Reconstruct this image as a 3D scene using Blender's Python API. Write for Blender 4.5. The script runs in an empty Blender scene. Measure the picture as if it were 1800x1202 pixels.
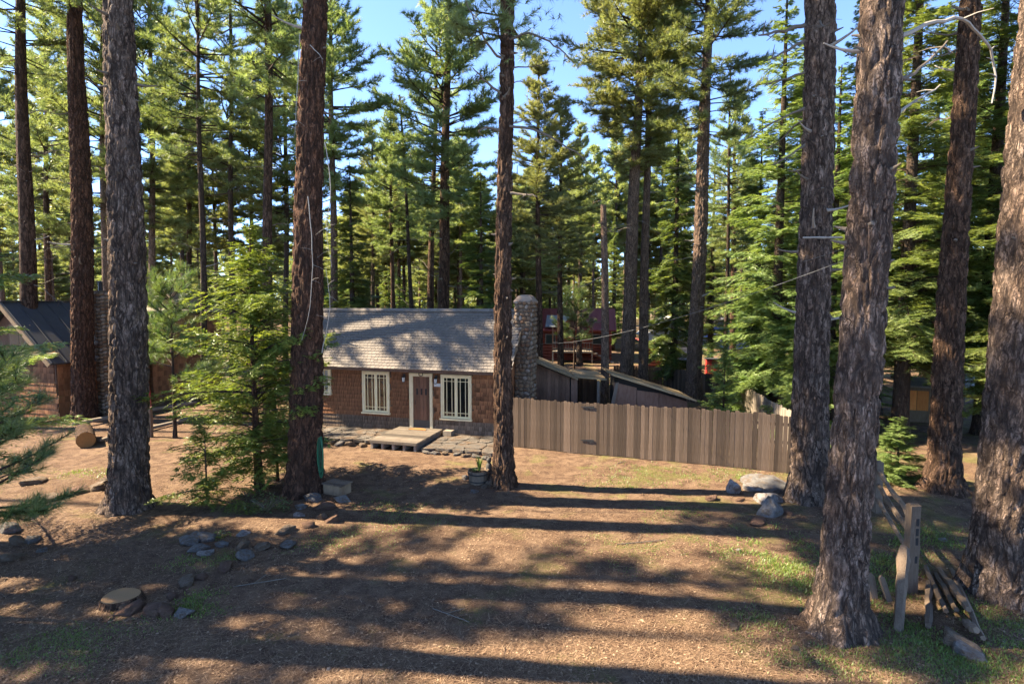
import bpy, math, random
import numpy as np
from mathutils import Vector, Matrix, noise

random.seed(7)
SC = bpy.context.scene
COL = SC.collection
R = math.radians

# ------------------------------------------------------------------ camera
CAM_H, PITCH, FPX = 5.2, R(4.06), 1000.0
cd = bpy.data.cameras.new('camera')
cd.sensor_width = 36.0
cd.lens = 20.0
cd.clip_start = 0.1
cd.clip_end = 3000
cam = bpy.data.objects.new('camera', cd)
COL.objects.link(cam)
cam.location = (0, 0, CAM_H)
cam.rotation_euler = (math.pi / 2 - PITCH, 0, 0)
SC.camera = cam

# ------------------------------------------------------------------ light
SUN_EL = R(44)
SUN_H = Vector((-0.994, 0.105, 0)).normalized()          # horizontal direction towards the sun
world = bpy.data.worlds.new('World')
SC.world = world
world.use_nodes = True
wn = world.node_tree.nodes
wl = world.node_tree.links
wn.clear()
sky = wn.new('ShaderNodeTexSky')
sky.sky_type = 'NISHITA'
sky.sun_disc = False
sky.sun_elevation = SUN_EL
sky.sun_rotation = math.atan2(SUN_H.x, SUN_H.y)
sky.altitude = 1900
sky.air_density = 0.5
sky.dust_density = 0.1
sky.ozone_density = 4.5
bg = wn.new('ShaderNodeBackground')
bg.inputs['Strength'].default_value = 0.102
wo = wn.new('ShaderNodeOutputWorld')
wl.new(sky.outputs[0], bg.inputs['Color'])
wl.new(bg.outputs[0], wo.inputs['Surface'])
sd = bpy.data.lights.new('sun', 'SUN')
sd.energy = 3.3
sd.angle = R(0.53)
sd.color = (1.0, 0.88, 0.68)
sun = bpy.data.objects.new('sun', sd)
COL.objects.link(sun)
sdir = -(SUN_H * math.cos(SUN_EL) + Vector((0, 0, math.sin(SUN_EL))))
sun.rotation_euler = sdir.to_track_quat('-Z', 'Y').to_euler()
sun.location = (-30, 5, 40)
SC.view_settings.view_transform = 'Standard'
SC.view_settings.look = 'None'
SC.view_settings.gamma = 1.0
SC.view_settings.use_curve_mapping = False
SC.view_settings.exposure = 3.1
SC.view_settings.use_white_balance = True
SC.view_settings.white_balance_temperature = 6900
SC.render.engine = 'CYCLES'
SC.cycles.use_denoising = True
SC.cycles.max_bounces = 8
SC.cycles.diffuse_bounces = 6
SC.cycles.glossy_bounces = 2
SC.cycles.transmission_bounces = 5
SC.cycles.caustics_reflective = False
SC.cycles.caustics_refractive = False
SC.cycles.sample_clamp_indirect = 6.0


# ------------------------------------------------------------------ projection of the photograph onto the place
def ray(px, py):
    u = (px - 900) / FPX
    v = (601 - py) / FPX
    return Vector((u, math.cos(PITCH) + v * math.sin(PITCH), -math.sin(PITCH) + v * math.cos(PITCH)))


def hgt(x, y):
    """terrain height"""
    h = 0.05 * noise.noise((x * 0.23, y * 0.23, 1.3)) + 0.03 * noise.noise((x * 0.9, y * 0.9, 4.1)) + 0.012 * noise.noise((x * 2.6, y * 2.6, 7.7))
    d = math.hypot(x, y)
    if d > 45:
        h += 0.6 * (noise.noise((x * 0.03, y * 0.03, 2.0)) + 0.2) * min(1, (d - 45) / 40)
    return h


def gp(px, py):
    d = ray(px, py)
    z = 0.0
    for _ in range(3):
        t = (z - CAM_H) / d.z
        z = hgt(d.x * t, d.y * t)
    return Vector((d.x * t, d.y * t, z))


def at(px, py, Y):
    d = ray(px, py)
    return Vector((0, 0, CAM_H)) + d * (Y / d.y)


def gx(px, Y):
    """ground point at image column px (near the horizon rows) and depth Y"""
    X = (px - 900) / FPX * Y
    return Vector((X, Y, hgt(X, Y)))


# ------------------------------------------------------------------ mesh building
class MB:
    def __init__(self):
        self.v, self.t, self.q, self.tint, self.n = [], [], [], [], 0

    def add(self, V, tris=None, quads=None, tint=0.5):
        V = np.asarray(V, dtype=np.float64).reshape(-1, 3)
        self.v.append(V)
        if tris is not None and len(tris):
            self.t.append(np.asarray(tris, dtype=np.int64).reshape(-1, 3) + self.n)
        if quads is not None and len(quads):
            self.q.append(np.asarray(quads, dtype=np.int64).reshape(-1, 4) + self.n)
        self.tint.append(np.broadcast_to(np.asarray(tint, dtype=np.float64), (len(V),)))
        self.n += len(V)

    def box(self, c, s, M=None, tint=0.5):
        c = np.array(c, float)
        s = np.array(s, float) / 2
        V = np.array([[x, y, z] for x in (-1, 1) for y in (-1, 1) for z in (-1, 1)]) * s
        if M is not None:
            V = V @ np.array(M.to_3x3()).T
        self.add(V + c, quads=[[0, 1, 3, 2], [4, 6, 7, 5], [0, 4, 5, 1], [2, 3, 7, 6], [0, 2, 6, 4], [1, 5, 7, 3]], tint=tint)

    def tube(self, pts, rad, n=6, caps=True, tint=0.5):
        pts = [Vector(p) for p in pts]
        k = len(pts)
        if not hasattr(rad, '__len__'):
            rad = [rad] * k
        V = []
        a0 = None
        for i, p in enumerate(pts):
            d = (pts[min(i + 1, k - 1)] - pts[max(i - 1, 0)])
            if d.length < 1e-9:
                d = Vector((0, 0, 1))
            d.normalize()
            if a0 is None:
                a0 = d.orthogonal().normalized()
            a = (a0 - d * a0.dot(d))
            if a.length < 1e-6:
                a = d.orthogonal()
            a.normalize()
            a0 = a
            b = d.cross(a)
            for j in range(n):
                w = 2 * math.pi * j / n
                V.append(p + (a * math.cos(w) + b * math.sin(w)) * rad[i])
        Q = [[i * n + j, i * n + (j + 1) % n, (i + 1) * n + (j + 1) % n, (i + 1) * n + j] for i in range(k - 1) for j in range(n)]
        T = []
        if caps:
            V.append(pts[0])
            V.append(pts[-1])
            c0, c1 = k * n, k * n + 1
            T = [[c0, (j + 1) % n, j] for j in range(n)] + [[c1, (k - 1) * n + j, (k - 1) * n + (j + 1) % n] for j in range(n)]
        self.add([tuple(v) for v in V], T, Q, tint)

    def prism(self, poly, d, tint=0.5):
        """poly: list of 3-D points in one plane, extruded by vector d"""
        P = [Vector(p) for p in poly]
        d = Vector(d)
        n = len(P)
        V = [tuple(p) for p in P] + [tuple(p + d) for p in P]
        c0 = sum(P, Vector()) / n
        V += [tuple(c0), tuple(c0 + d)]
        Q = [[i, (i + 1) % n, n + (i + 1) % n, n + i] for i in range(n)]
        T = [[2 * n, (i + 1) % n, i] for i in range(n)] + [[2 * n + 1, n + i, n + (i + 1) % n] for i in range(n)]
        self.add(V, T, Q, tint)

    def lathe(self, prof, n=14, c=(0, 0, 0), tint=0.5):
        V, Q = [], []
        for r, z in prof:
            for j in range(n):
                w = 2 * math.pi * j / n
                V.append((c[0] + r * math.cos(w), c[1] + r * math.sin(w), c[2] + z))
        for i in range(len(prof) - 1):
            for j in range(n):
                Q.append([i * n + j, i * n + (j + 1) % n, (i + 1) * n + (j + 1) % n, (i + 1) * n + j])
        self.add(V, None, Q, tint)

    def mesh(self, name, mat, smooth=False):
        me = bpy.data.meshes.new(name)
        V = np.concatenate(self.v)
        loops, starts, p = [], [], 0
        if self.t:
            T = np.concatenate(self.t)
            loops.append(T.ravel())
            starts.append(np.arange(len(T)) * 3)
            p = len(T) * 3
        if self.q:
            Q = np.concatenate(self.q)
            loops.append(Q.ravel())
            starts.append(p + np.arange(len(Q)) * 4)
        L = np.concatenate(loops).astype(np.int32)
        S = np.concatenate(starts).astype(np.int32)
        me.vertices.add(len(V))
        me.vertices.foreach_set('co', V.astype(np.float32).ravel())
        me.loops.add(len(L))
        me.loops.foreach_set('vertex_index', L)
        me.polygons.add(len(S))
        me.polygons.foreach_set('loop_start', S)
        me.update(calc_edges=True)
        at_ = me.attributes.new('tint', 'FLOAT', 'POINT')
        at_.data.foreach_set('value', np.concatenate(self.tint).astype(np.float32))
        me.polygons.foreach_set('use_smooth', np.full(len(S), bool(smooth), dtype=bool))
        me.materials.append(MAT[mat] if isinstance(mat, str) else mat)
        return me

    def build(self, name, mat, parent=None, smooth=False):
        return link(name, self.mesh(name, mat, smooth), parent)


def link(name, data, parent=None, loc=None, rot=None, scale=None):
    o = bpy.data.objects.new(name, data)
    COL.objects.link(o)
    if parent is not None:
        o.parent = parent
    if loc is not None:
        o.location = loc
    if rot is not None:
        o.rotation_euler = rot
    if scale is not None:
        o.scale = scale if hasattr(scale, '__len__') else (scale,) * 3
    return o


def tag(o, label=None, cat=None, group=None, kind=None):
    if label:
        o['label'] = label
    if cat:
        o['category'] = cat
    if group:
        o['group'] = group
    if kind:
        o['kind'] = kind
    return o


def thing(name, label, cat, loc=(0, 0, 0), rz=0.0, group=None, scale=None):
    o = link(name, None, None, loc, (0, 0, rz), scale)
    o.empty_display_size = 0.2
    return tag(o, label, cat, group)


# ------------------------------------------------------------------ materials
MAT = {}


class NT:
    def __init__(self, name):
        m = bpy.data.materials.new(name)
        m.use_nodes = True
        self.m, self.nt = m, m.node_tree
        self.nt.nodes.clear()
        self.out = self.n('ShaderNodeOutputMaterial')
        MAT[name] = m

    def n(self, typ, **kw):
        nd = self.nt.nodes.new(typ)
        for k, v in kw.items():
            setattr(nd, k, v)
        return nd

    def l(self, a, b):
        self.nt.links.new(a, b)

    def set(self, sock, v):
        if isinstance(v, bpy.types.NodeSocket):
            self.l(v, sock)
        else:
            sock.default_value = v if not (hasattr(v, '__len__') and len(v) == 3 and sock.type == 'RGBA') else (*v, 1)

    def coord(self, scale=(1, 1, 1), kind='Object'):
        tc = self.n('ShaderNodeTexCoord')
        mp = self.n('ShaderNodeMapping')
        mp.inputs['Scale'].default_value = scale
        self.l(tc.outputs[kind], mp.inputs['Vector'])
        return mp.outputs[0]

    def noise(self, vec, scale, detail=4, rough=0.55, dist=0.0):
        t = self.n('ShaderNodeTexNoise')
        self.l(vec, t.inputs['Vector'])
        t.inputs['Scale'].default_value = scale
        t.inputs['Detail'].default_value = detail
        t.inputs['Roughness'].default_value = rough
        t.inputs['Distortion'].default_value = dist
        return t.outputs[0]

    def vor(self, vec, scale, feature='DISTANCE_TO_EDGE', rand=1.0):
        t = self.n('ShaderNodeTexVoronoi', feature=feature)
        self.l(vec, t.inputs['Vector'])
        t.inputs['Scale'].default_value = scale
        t.inputs['Randomness'].default_value = rand
        return t

    def ramp(self, fac, stops):
        r = self.n('ShaderNodeValToRGB')
        self.l(fac, r.inputs[0])
        el = r.color_ramp.elements
        while len(el) < len(stops):
            el.new(0.5)
        for e, (p, c) in zip(el, stops):
            e.position = p
            e.color = (*c, 1) if hasattr(c, '__len__') else (c, c, c, 1)
        return r.outputs[0]

    def mix(self, fac, a, b, blend='MIX'):
        m = self.n('ShaderNodeMix', data_type='RGBA', blend_type=blend)
        self.set(m.inputs[0], fac)
        self.set(m.inputs[6], a)
        self.set(m.inputs[7], b)
        return m.outputs[2]

    def math(self, op, a, b=0.0, clamp=False):
        m = self.n('ShaderNodeMath', operation=op, use_clamp=clamp)
        self.set(m.inputs[0], a)
        self.set(m.inputs[1], b)
        return m.outputs[0]

    def attr(self, name='tint'):
        a = self.n('ShaderNodeAttribute')
        a.attribute_name = name
        return a.outputs['Fac']

    def rnd(self):
        return self.n('ShaderNodeObjectInfo').outputs['Random']

    def bump(self, h, strength=0.5, dist=0.02):
        b = self.n('ShaderNodeBump')
        b.inputs['Strength'].default_value = strength
        b.inputs['Distance'].default_value = dist
        self.l(h, b.inputs['Height'])
        return b.outputs[0]

    def bsdf(self, col, rough=0.8, normal=None, spec=0.3, metal=0.0):
        p = self.n('ShaderNodeBsdfPrincipled')
        self.set(p.inputs['Base Color'], col)
        self.set(p.inputs['Roughness'], rough)
        p.inputs['Specular IOR Level'].default_value = spec
        p.inputs['Metallic'].default_value = metal
        if normal is not None:
            self.l(normal, p.inputs['Normal'])
        self.l(p.outputs[0], self.out.inputs['Surface'])
        return p


def bark_mat(name, plate, plate2, furrow, scale=8.0, bump=0.9):
    g = NT(name)
    c = g.coord((1, 1, 0.22))
    nz = g.n('ShaderNodeTexNoise')
    g.l(g.coord((1, 1, 0.5)), nz.inputs['Vector'])
    nz.inputs['Scale'].default_value = 5
    nz.inputs['Detail'].default_value = 5
    nz.inputs['Roughness'].default_value = .6
    vm = g.n('ShaderNodeVectorMath', operation='MULTIPLY_ADD')
    g.l(nz.outputs['Color'], vm.inputs[0])
    vm.inputs[1].default_value = (0.26, 0.26, 0.10)
    g.l(c, vm.inputs[2])
    v = g.vor(vm.outputs[0], scale)
    v2 = g.vor(vm.outputs[0], scale * 3.1)
    fine = g.noise(g.coord((1, 1, 0.3)), 38, 5, 0.65)
    mid = g.noise(g.coord((1, 1, 0.22)), 11, 5, 0.65)
    big = g.noise(g.coord((1, 1, 0.4)), 2.2, 3)
    gate_ = g.ramp(g.noise(g.coord((1, 1, 0.35)), 6, 3), [(0.44, 0.0), (0.66, 0.6)])
    edge = g.math('MAXIMUM', g.ramp(v.outputs['Distance'], [(0.02, 0.0), (0.13, 1.0)]), gate_)
    edge2 = g.math('MAXIMUM', g.ramp(v2.outputs['Distance'], [(0.0, 0.3), (0.14, 1.0)]), gate_)
    midr = g.ramp(mid, [(0.38, 0.12), (0.54, 1.0)])
    e = g.math('MULTIPLY', g.math('MULTIPLY', edge, edge2), midr)
    pc = g.mix(g.ramp(big, [(0.38, 0.0), (0.62, 1.0)]), plate, plate2)
    pc = g.mix(g.ramp(fine, [(0.3, 0.0), (0.7, 1.0)]), g.mix(0.4, pc, furrow), g.mix(g.ramp(fine, [(.6, 0), (.8, .5)]), pc, tuple(min(1, x * 1.7) for x in plate)))
    col = g.mix(e, furrow, pc)
    h = g.math('ADD', g.math('MULTIPLY', e, 0.7), g.math('MULTIPLY', fine, 0.4))
    g.bsdf(col, 0.92, g.bump(h, bump, 0.08), 0.12)


bark_mat('bark_grey', (0.3331, 0.2407, 0.186), (0.2525, 0.1654, 0.1186), (0.0298, 0.0204, 0.0158), 6.2)
bark_mat('bark_brown', (0.2203, 0.1311, 0.0868), (0.1635, 0.0892, 0.0542), (0.0261, 0.0153, 0.0101), 6.5)
bark_mat('bark_red', (0.2416, 0.115, 0.066), (0.1635, 0.0838, 0.0533), (0.0284, 0.0158, 0.0106), 7)
bark_mat('bark_pale', (0.3838, 0.257, 0.1841), (0.3127, 0.2029, 0.1397), (0.0711, 0.0473, 0.0349), 10)
bark_mat('bark_dark', (0.1564, 0.1082, 0.0787), (0.1208, 0.0811, 0.0571), (0.0355, 0.0248, 0.019), 10)


def leaf_mat(name, a, b, tr=0.42, rough=0.5):
    g = NT(name)
    t = g.attr()
    col = g.mix(t, a, b)
    hsv = g.n('ShaderNodeHueSaturation')
    r = g.rnd()
    g.l(g.math('ADD', g.math('MULTIPLY', r, 0.03), 0.485), hsv.inputs['Hue'])
    g.l(g.math('ADD', g.math('MULTIPLY', r, 0.35), 0.82), hsv.inputs['Value'])
    g.l(col, hsv.inputs['Color'])
    p = g.bsdf(hsv.outputs[0], rough - .08, None, 0.5)
    ts = g.n('ShaderNodeBsdfTranslucent')
    g.l(g.mix(1.0, hsv.outputs[0], (1.25, 1.2, 0.6), 'MULTIPLY'), ts.inputs['Color'])
    ms = g.n('ShaderNodeMixShader')
    ms.inputs[0].default_value = tr
    g.l(p.outputs[0], ms.inputs[1])
    g.l(ts.outputs[0], ms.inputs[2])
    g.l(ms.outputs[0], g.out.inputs['Surface'])


leaf_mat('needles', (0.115, 0.17, 0.07), (0.26, 0.305, 0.145), .54)
leaf_mat('needles_light', (0.14, 0.18, 0.075), (0.31, 0.335, 0.16), .54)
leaf_mat('needles_near', (0.065, 0.12, 0.04), (0.16, 0.20, 0.07))
leaf_mat('fir_leaf', (0.075, 0.13, 0.036), (0.19, 0.235, 0.07), .48)
leaf_mat('fir_bright', (0.11, 0.18, 0.05), (0.245, 0.31, 0.115), .5)
leaf_mat('cedar_leaf', (0.09, 0.155, 0.026), (0.24, 0.29, 0.065), 0.48)
leaf_mat('grass_leaf', (0.085, 0.15, 0.024), (0.20, 0.24, 0.055), 0.4)
leaf_mat('shrub_leaf', (0.05, 0.085, 0.025), (0.13, 0.165, 0.05), 0.35)

g = NT('litter')
t = g.attr()
g.bsdf(g.ramp(t, [(0, (0.09, 0.050, 0.029)), (0.5, (0.175, 0.105, 0.062)), (1, (0.35, 0.235, 0.145))]), 0.7, None, 0.25)

g = NT('forest_floor')
c = g.coord()
n1 = g.noise(c, 0.35, 5, 0.6)
n2 = g.noise(c, 3.2, 6, 0.65)
n3 = g.noise(c, 34, 4, 0.7)
n4 = g.noise(c, 120, 3, 0.7)
n5 = g.noise(c, 1.15, 5, 0.6, 0.8)
base = g.mix(g.ramp(n1, [(0.38, 0.0), (0.60, 1.0)]), (0.096, 0.054, 0.033), (0.149, 0.093, 0.059))
base = g.mix(g.ramp(n5, [(0.46, 0.0), (0.56, 0.9)]), base, (0.174, 0.112, 0.072))
base = g.mix(g.ramp(n2, [(0.46, 0.0), (0.58, 0.9)]), base, (0.064, 0.035, 0.024))
base = g.mix(g.ramp(n3, [(0.44, 0.0), (0.66, 0.8)]), base, (0.202, 0.133, 0.086))
base = g.mix(g.ramp(n4, [(0.5, 0.0), (0.68, 0.85)]), base, (0.037, 0.021, 0.016))
# thin moss and sprouting grass: patches of their own, more towards the open right side and by the fence
sx = g.n('ShaderNodeSeparateXYZ')
g.l(c, sx.inputs[0])
zone = g.math('ADD', g.ramp(g.math('MULTIPLY', g.math('ADD', sx.outputs[0], 12), 0.045), [(0.45, 0.0), (0.85, 0.09)]), -0.02)
mossn = g.math('ADD', g.noise(c, 0.75, 5, 0.62, 0.4), zone)
moss = g.math('MULTIPLY', g.ramp(mossn, [(0.55, 0.0), (0.68, 0.72)]), g.ramp(n3, [(0.35, 0.25), (0.6, 1.0)]))
col = g.mix(moss, base, g.mix(n2, (0.085, 0.105, 0.025), (0.175, 0.17, 0.05)))
h = g.math('ADD', g.math('MULTIPLY', n3, 0.6), g.math('MULTIPLY', n4, 0.35))
g.bsdf(col, 0.95, g.bump(g.math('ADD', h, g.math('MULTIPLY', n2, 1.2)), 1.0, 0.05), 0.1)


def wood_mat(name, a, b, c_, grain=(14, 14, 1.2), rough=0.85, spread=0.6, bump=0.3):
    """a..b grain colours, c_ stain colour; tint + object random vary the piece"""
    g = NT(name)
    co = g.coord(grain)
    n = g.noise(co, 3.0, 5, 0.6, 0.6)
    st = g.noise(g.coord((1.6, 1.6, 0.55)), 2.6, 5, 0.62)
    col = g.mix(g.ramp(n, [(0.3, 0.0), (0.7, 1.0)]), a, b)
    col = g.mix(g.ramp(st, [(0.5, 0.0), (0.75, 0.7)]), col, c_)
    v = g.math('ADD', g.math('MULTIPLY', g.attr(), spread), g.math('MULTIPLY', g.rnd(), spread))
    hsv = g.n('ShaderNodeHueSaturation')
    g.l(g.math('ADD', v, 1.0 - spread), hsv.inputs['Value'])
    g.l(col, hsv.inputs['Color'])
    g.bsdf(hsv.outputs[0], rough, g.bump(n, bump, 0.01), 0.2)


wood_mat('roof_shingle', (0.1455, 0.1225, 0.1037), (0.1858, 0.1584, 0.1354), (0.1115, 0.0926, 0.0778), (9, 2, 9), spread=0.25)
wood_mat('wall_shingle', (0.165, 0.066, 0.028), (0.255, 0.112, 0.050), (0.105, 0.042, 0.020), (12, 12, 2), spread=0.75)
wood_mat('wall_shingle_grey', (0.125, 0.082, 0.055), (0.195, 0.135, 0.092), (0.08, 0.048, 0.032), (12, 12, 2), spread=0.6)
wood_mat('fence_wood', (0.0817, 0.0529, 0.0344), (0.1393, 0.0983, 0.0689), (0.0473, 0.0277, 0.0172), (22, 22, 1.0), spread=0.6, bump=0.5)
wood_mat('grey_wood', (0.168, 0.1347, 0.1036), (0.2352, 0.194, 0.1502), (0.112, 0.0835, 0.0596), (14, 14, 3), spread=0.4, bump=0.5)
wood_mat('rail_wood', (0.1147, 0.0784, 0.053), (0.1776, 0.1295, 0.0918), (0.0629, 0.0392, 0.0258), (16, 16, 2), spread=0.4, bump=0.8)
wood_mat('deck_wood', (0.105, 0.083, 0.064), (0.155, 0.125, 0.098), (0.07, 0.052, 0.039), (3, 14, 14), spread=0.6)
wood_mat('brown_plank', (0.10, 0.055, 0.035), (0.16, 0.095, 0.062), (0.065, 0.038, 0.026), (12, 12, 1.5), spread=0.5)
wood_mat('plywood', (0.17, 0.095, 0.062), (0.23, 0.14, 0.098), (0.105, 0.06, 0.04), (3, 3, 1.0), spread=0.35)
wood_mat('shed_roof', (0.21, 0.145, 0.08), (0.32, 0.235, 0.135), (0.13, 0.085, 0.05), (2, 12, 2), spread=0.5)
wood_mat('door_wood', (0.1, 0.046, 0.026), (0.15, 0.075, 0.043), (0.065, 0.033, 0.021), (22, 22, 1.2), 0.6, 0.4)
wood_mat('red_log', (0.17, 0.045, 0.027), (0.24, 0.065, 0.036), (0.11, 0.03, 0.02), (2, 2, 8), 0.7, 0.4)
wood_mat('orange_wood', (0.62, 0.20, 0.045), (0.72, 0.27, 0.07), (0.48, 0.15, 0.035), (8, 8, 1), 0.7, 0.3)
wood_mat('cut_wood', (0.50, 0.30, 0.15), (0.60, 0.39, 0.21), (0.36, 0.20, 0.10), (6, 6, 6), 0.8, 0.3)
wood_mat('tan_wood', (0.17, 0.115, 0.068), (0.23, 0.16, 0.098), (0.12, 0.075, 0.045), (10, 10, 2), 0.8, 0.3)


def plain(name, col, rough=0.6, var=0.12, spec=0.3, metal=0.0, scale=6):
    g = NT(name)
    n = g.noise(g.coord(), scale, 4, 0.6)
    a = tuple(min(1, x * (1 - var)) for x in col)
    b = tuple(min(1, x * (1 + var)) for x in col)
    g.bsdf(g.mix(n, a, b), rough, g.bump(n, 0.1, 0.01), spec, metal)


plain('cream_paint', (0.70, 0.58, 0.33), 0.55, 0.10)
plain('cream_old', (0.62, 0.50, 0.30), 0.7, 0.2)
plain('black_iron', (0.02, 0.02, 0.02), 0.5, 0.2)
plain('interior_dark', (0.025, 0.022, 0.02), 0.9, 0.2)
plain('metal_roof', (0.05, 0.05, 0.053), 0.65, 0.25, 0.3, 0.0, 2)
plain('red_metal', (0.17, 0.032, 0.026), 0.85, 0.2, 0.5, 0.0, 3)
plain('sheet_metal', (0.20, 0.205, 0.21), 0.55, 0.1, 0.4, 0.2)
plain('concrete', (0.25, 0.18, 0.135), 0.9, 0.18, 0.2, 0, 9)
plain('mortar', (0.11, 0.082, 0.06), 0.95, 0.25, 0.1, 0, 14)
plain('hose_green', (0.010, 0.095, 0.045), 0.4, 0.15)
plain('mat_brown', (0.23, 0.115, 0.045), 0.95, 0.3, 0.1, 0, 30)
plain('sawn_end', (0.26, 0.125, 0.045), 0.85, 0.3, 0.1, 0, 20)
plain('soil', (0.06, 0.042, 0.03), 0.95, 0.3, 0.1, 0, 30)
plain('white_board', (0.45, 0.45, 0.43), 0.6, 0.1)
plain('grey_siding', (0.30, 0.30, 0.285), 0.7, 0.12)
plain('blue_paint', (0.07, 0.12, 0.27), 0.5, 0.15)
plain('car_blue', (0.06, 0.09, 0.17), 0.25, 0.1, 0.5)
plain('tyre_black', (0.018, 0.018, 0.018), 0.85, 0.1)
plain('red_paint', (0.32, 0.032, 0.026), 0.5, 0.15)
plain('wire_grey', (0.10, 0.10, 0.098), 0.6, 0.1)
plain('dead_wood', (0.27, 0.24, 0.205), 0.85, 0.25, 0.15, 0, 20)
plain('dead_branch', (0.13, 0.105, 0.082), 0.9, 0.3, 0.15, 0, 20)
plain('curtain_cloth', (0.62, 0.64, 0.66), 0.9, 0.08)
plain('lamp_glass', (0.62, 0.62, 0.58), 0.3, 0.05)
plain('kick_plate', (0.055, 0.048, 0.042), 0.6, 0.2)
plain('dark_stone', (0.05, 0.045, 0.04), 0.7, 0.2)

g = NT('window_glass')
p = g.bsdf((0.035, 0.045, 0.04), 0.06, None, 0.6)

for nm, a, b in (('rock_grey', (0.15, 0.138, 0.128), (0.26, 0.242, 0.226)), ('rock_tan', (0.17, 0.122, 0.085), (0.25, 0.19, 0.14)),
                 ('rock_red', (0.13, 0.072, 0.05), (0.20, 0.118, 0.085)), ('rock_pale', (0.28, 0.25, 0.23), (0.42, 0.38, 0.355)),
                 ('flagstone', (0.095, 0.08, 0.067), (0.16, 0.138, 0.117))):
    g = NT(nm)
    n = g.noise(g.coord(), 3.5, 6, 0.65)
    n2 = g.noise(g.coord(), 26, 4, 0.6)
    col = g.mix(g.ramp(n, [(0.35, 0), (0.65, 1)]), a, b)
    col = g.mix(g.ramp(n2, [(0.5, 0), (0.75, 0.5)]), col, tuple(x * 0.45 for x in a))
    col = g.mix(g.math('MULTIPLY', g.rnd(), 0.35), col, tuple(x * 0.6 for x in a))
    col = g.mix(g.ramp(g.noise(g.coord(), 2.4, 6, .68), [(0.46, 0), (0.62, 0.8)]), col, (0.125, 0.078, 0.048))
    g.bsdf(col, 0.88, g.bump(g.math('ADD', n, g.math('MULTIPLY', n2, 0.5)), 1.0, 0.12), 0.15)

# chimney stones: river rock of mixed colours
g = NT('chimney_stone')
r = g.rnd()
n = g.noise(g.coord(), 9, 5, 0.6)
col = g.ramp(r, [(0.0, (0.151, 0.079, 0.045)), (0.25, (0.216, 0.132, 0.075)), (0.5, (0.144, 0.102, 0.072)), (0.75, (0.259, 0.185, 0.120)), (1.0, (0.302, 0.257, 0.216))])
col = g.mix(g.ramp(n, [(0.4, 0), (0.7, 0.6)]), col, (0.079, 0.053, 0.036))
g.bsdf(col, 0.9, g.bump(n, 0.5, 0.03), 0.2)

# ------------------------------------------------------------------ ground
def axis(lo, hi, d0, d1, step, grow=1.16):
    a = list(np.arange(d0, d1 + 1e-6, step))
    s, x = step, d0
    L = []
    while x > lo:
        s *= grow
        x -= s
        L.append(x)
    s, x = step, a[-1]
    U = []
    while x < hi:
        s *= grow
        x += s
        U.append(x)
    return np.array(L[::-1] + a + U)


xs = axis(-700, 700, -15, 15, 0.16)
ys = axis(-60, 900, 6, 24, 0.15)
gv = np.array([[x, y, hgt(x, y)] for y in ys for x in xs])
nx = len(xs)
I = np.arange(len(ys) - 1)[:, None] * nx + np.arange(nx - 1)[None, :]
gq = np.stack([I, I + 1, I + nx + 1, I + nx], -1).reshape(-1, 4)
mb = MB()
mb.add(gv, None, gq)
tag(mb.build('ground', 'forest_floor', None, True), 'brown needle covered forest floor in front of the cabin', 'ground', kind='structure')
# ------------------------------------------------------------------ cabin
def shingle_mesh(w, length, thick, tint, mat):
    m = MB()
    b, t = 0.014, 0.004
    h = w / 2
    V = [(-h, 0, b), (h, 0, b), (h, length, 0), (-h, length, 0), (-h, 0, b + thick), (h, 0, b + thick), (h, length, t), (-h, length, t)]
    m.add(V, None, [[0, 1, 5, 4], [1, 2, 6, 5], [2, 3, 7, 6], [3, 0, 4, 7], [4, 5, 6, 7], [0, 3, 2, 1]], np.array([tint * .25, tint * .25, .55 + .6 * tint, .55 + .6 * tint] * 2))   # butts darkened: course shadow lines put into the tint, along with drip staining
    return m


def shingle_field(parent, name, origin, angle, width, rows, expo, wr, length, thick, mat, skip, pick, seed, single=True):
    """rows of shingles on a plane: origin = lower left corner, x to the right, angle = tilt of the plane about x"""
    rg = random.Random(seed)
    variants = {}
    rest = MB()
    ca, sa = math.cos(angle), math.sin(angle)
    n_single = 0
    for r in range(rows):
        s = r * expo
        x = -rg.random() * wr[1]
        while x < width:
            w = rg.choice((wr[0], (wr[0] + wr[1]) / 2, wr[1]))
            xc = x + w / 2
            x += w
            if xc < 0 or xc > width or skip(xc, s):
                continue
            js = rg.uniform(-0.007, 0.007)
            jt = rg.uniform(0, 0.003)
            t = rg.choice((0.05, 0.3, 0.5, 0.75, 1.0))
            P = (origin[0] + xc, origin[1] + ca * (s + js) - sa * jt, origin[2] + sa * (s + js) + ca * jt)
            key = (round(w, 3), t)
            if key not in variants:
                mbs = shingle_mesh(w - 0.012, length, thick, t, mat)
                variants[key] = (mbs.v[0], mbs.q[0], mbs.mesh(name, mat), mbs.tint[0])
            V, Q, me, tn = variants[key]
            rz = rg.uniform(-0.012, 0.012)
            if single and n_single < 300 and pick(xc, s, r):
                n_single += 1
                link(name, me, parent, P, (angle, 0, rz * 0.6))
            else:
                W = np.stack([V[:, 0], V[:, 1] * ca - V[:, 2] * sa, V[:, 1] * sa + V[:, 2] * ca], 1)
                rest.add(W + np.array(P), None, Q, tn)
    if rest.n:
        tag(rest.build(name + '_field', mat, parent), kind='stuff')


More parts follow.
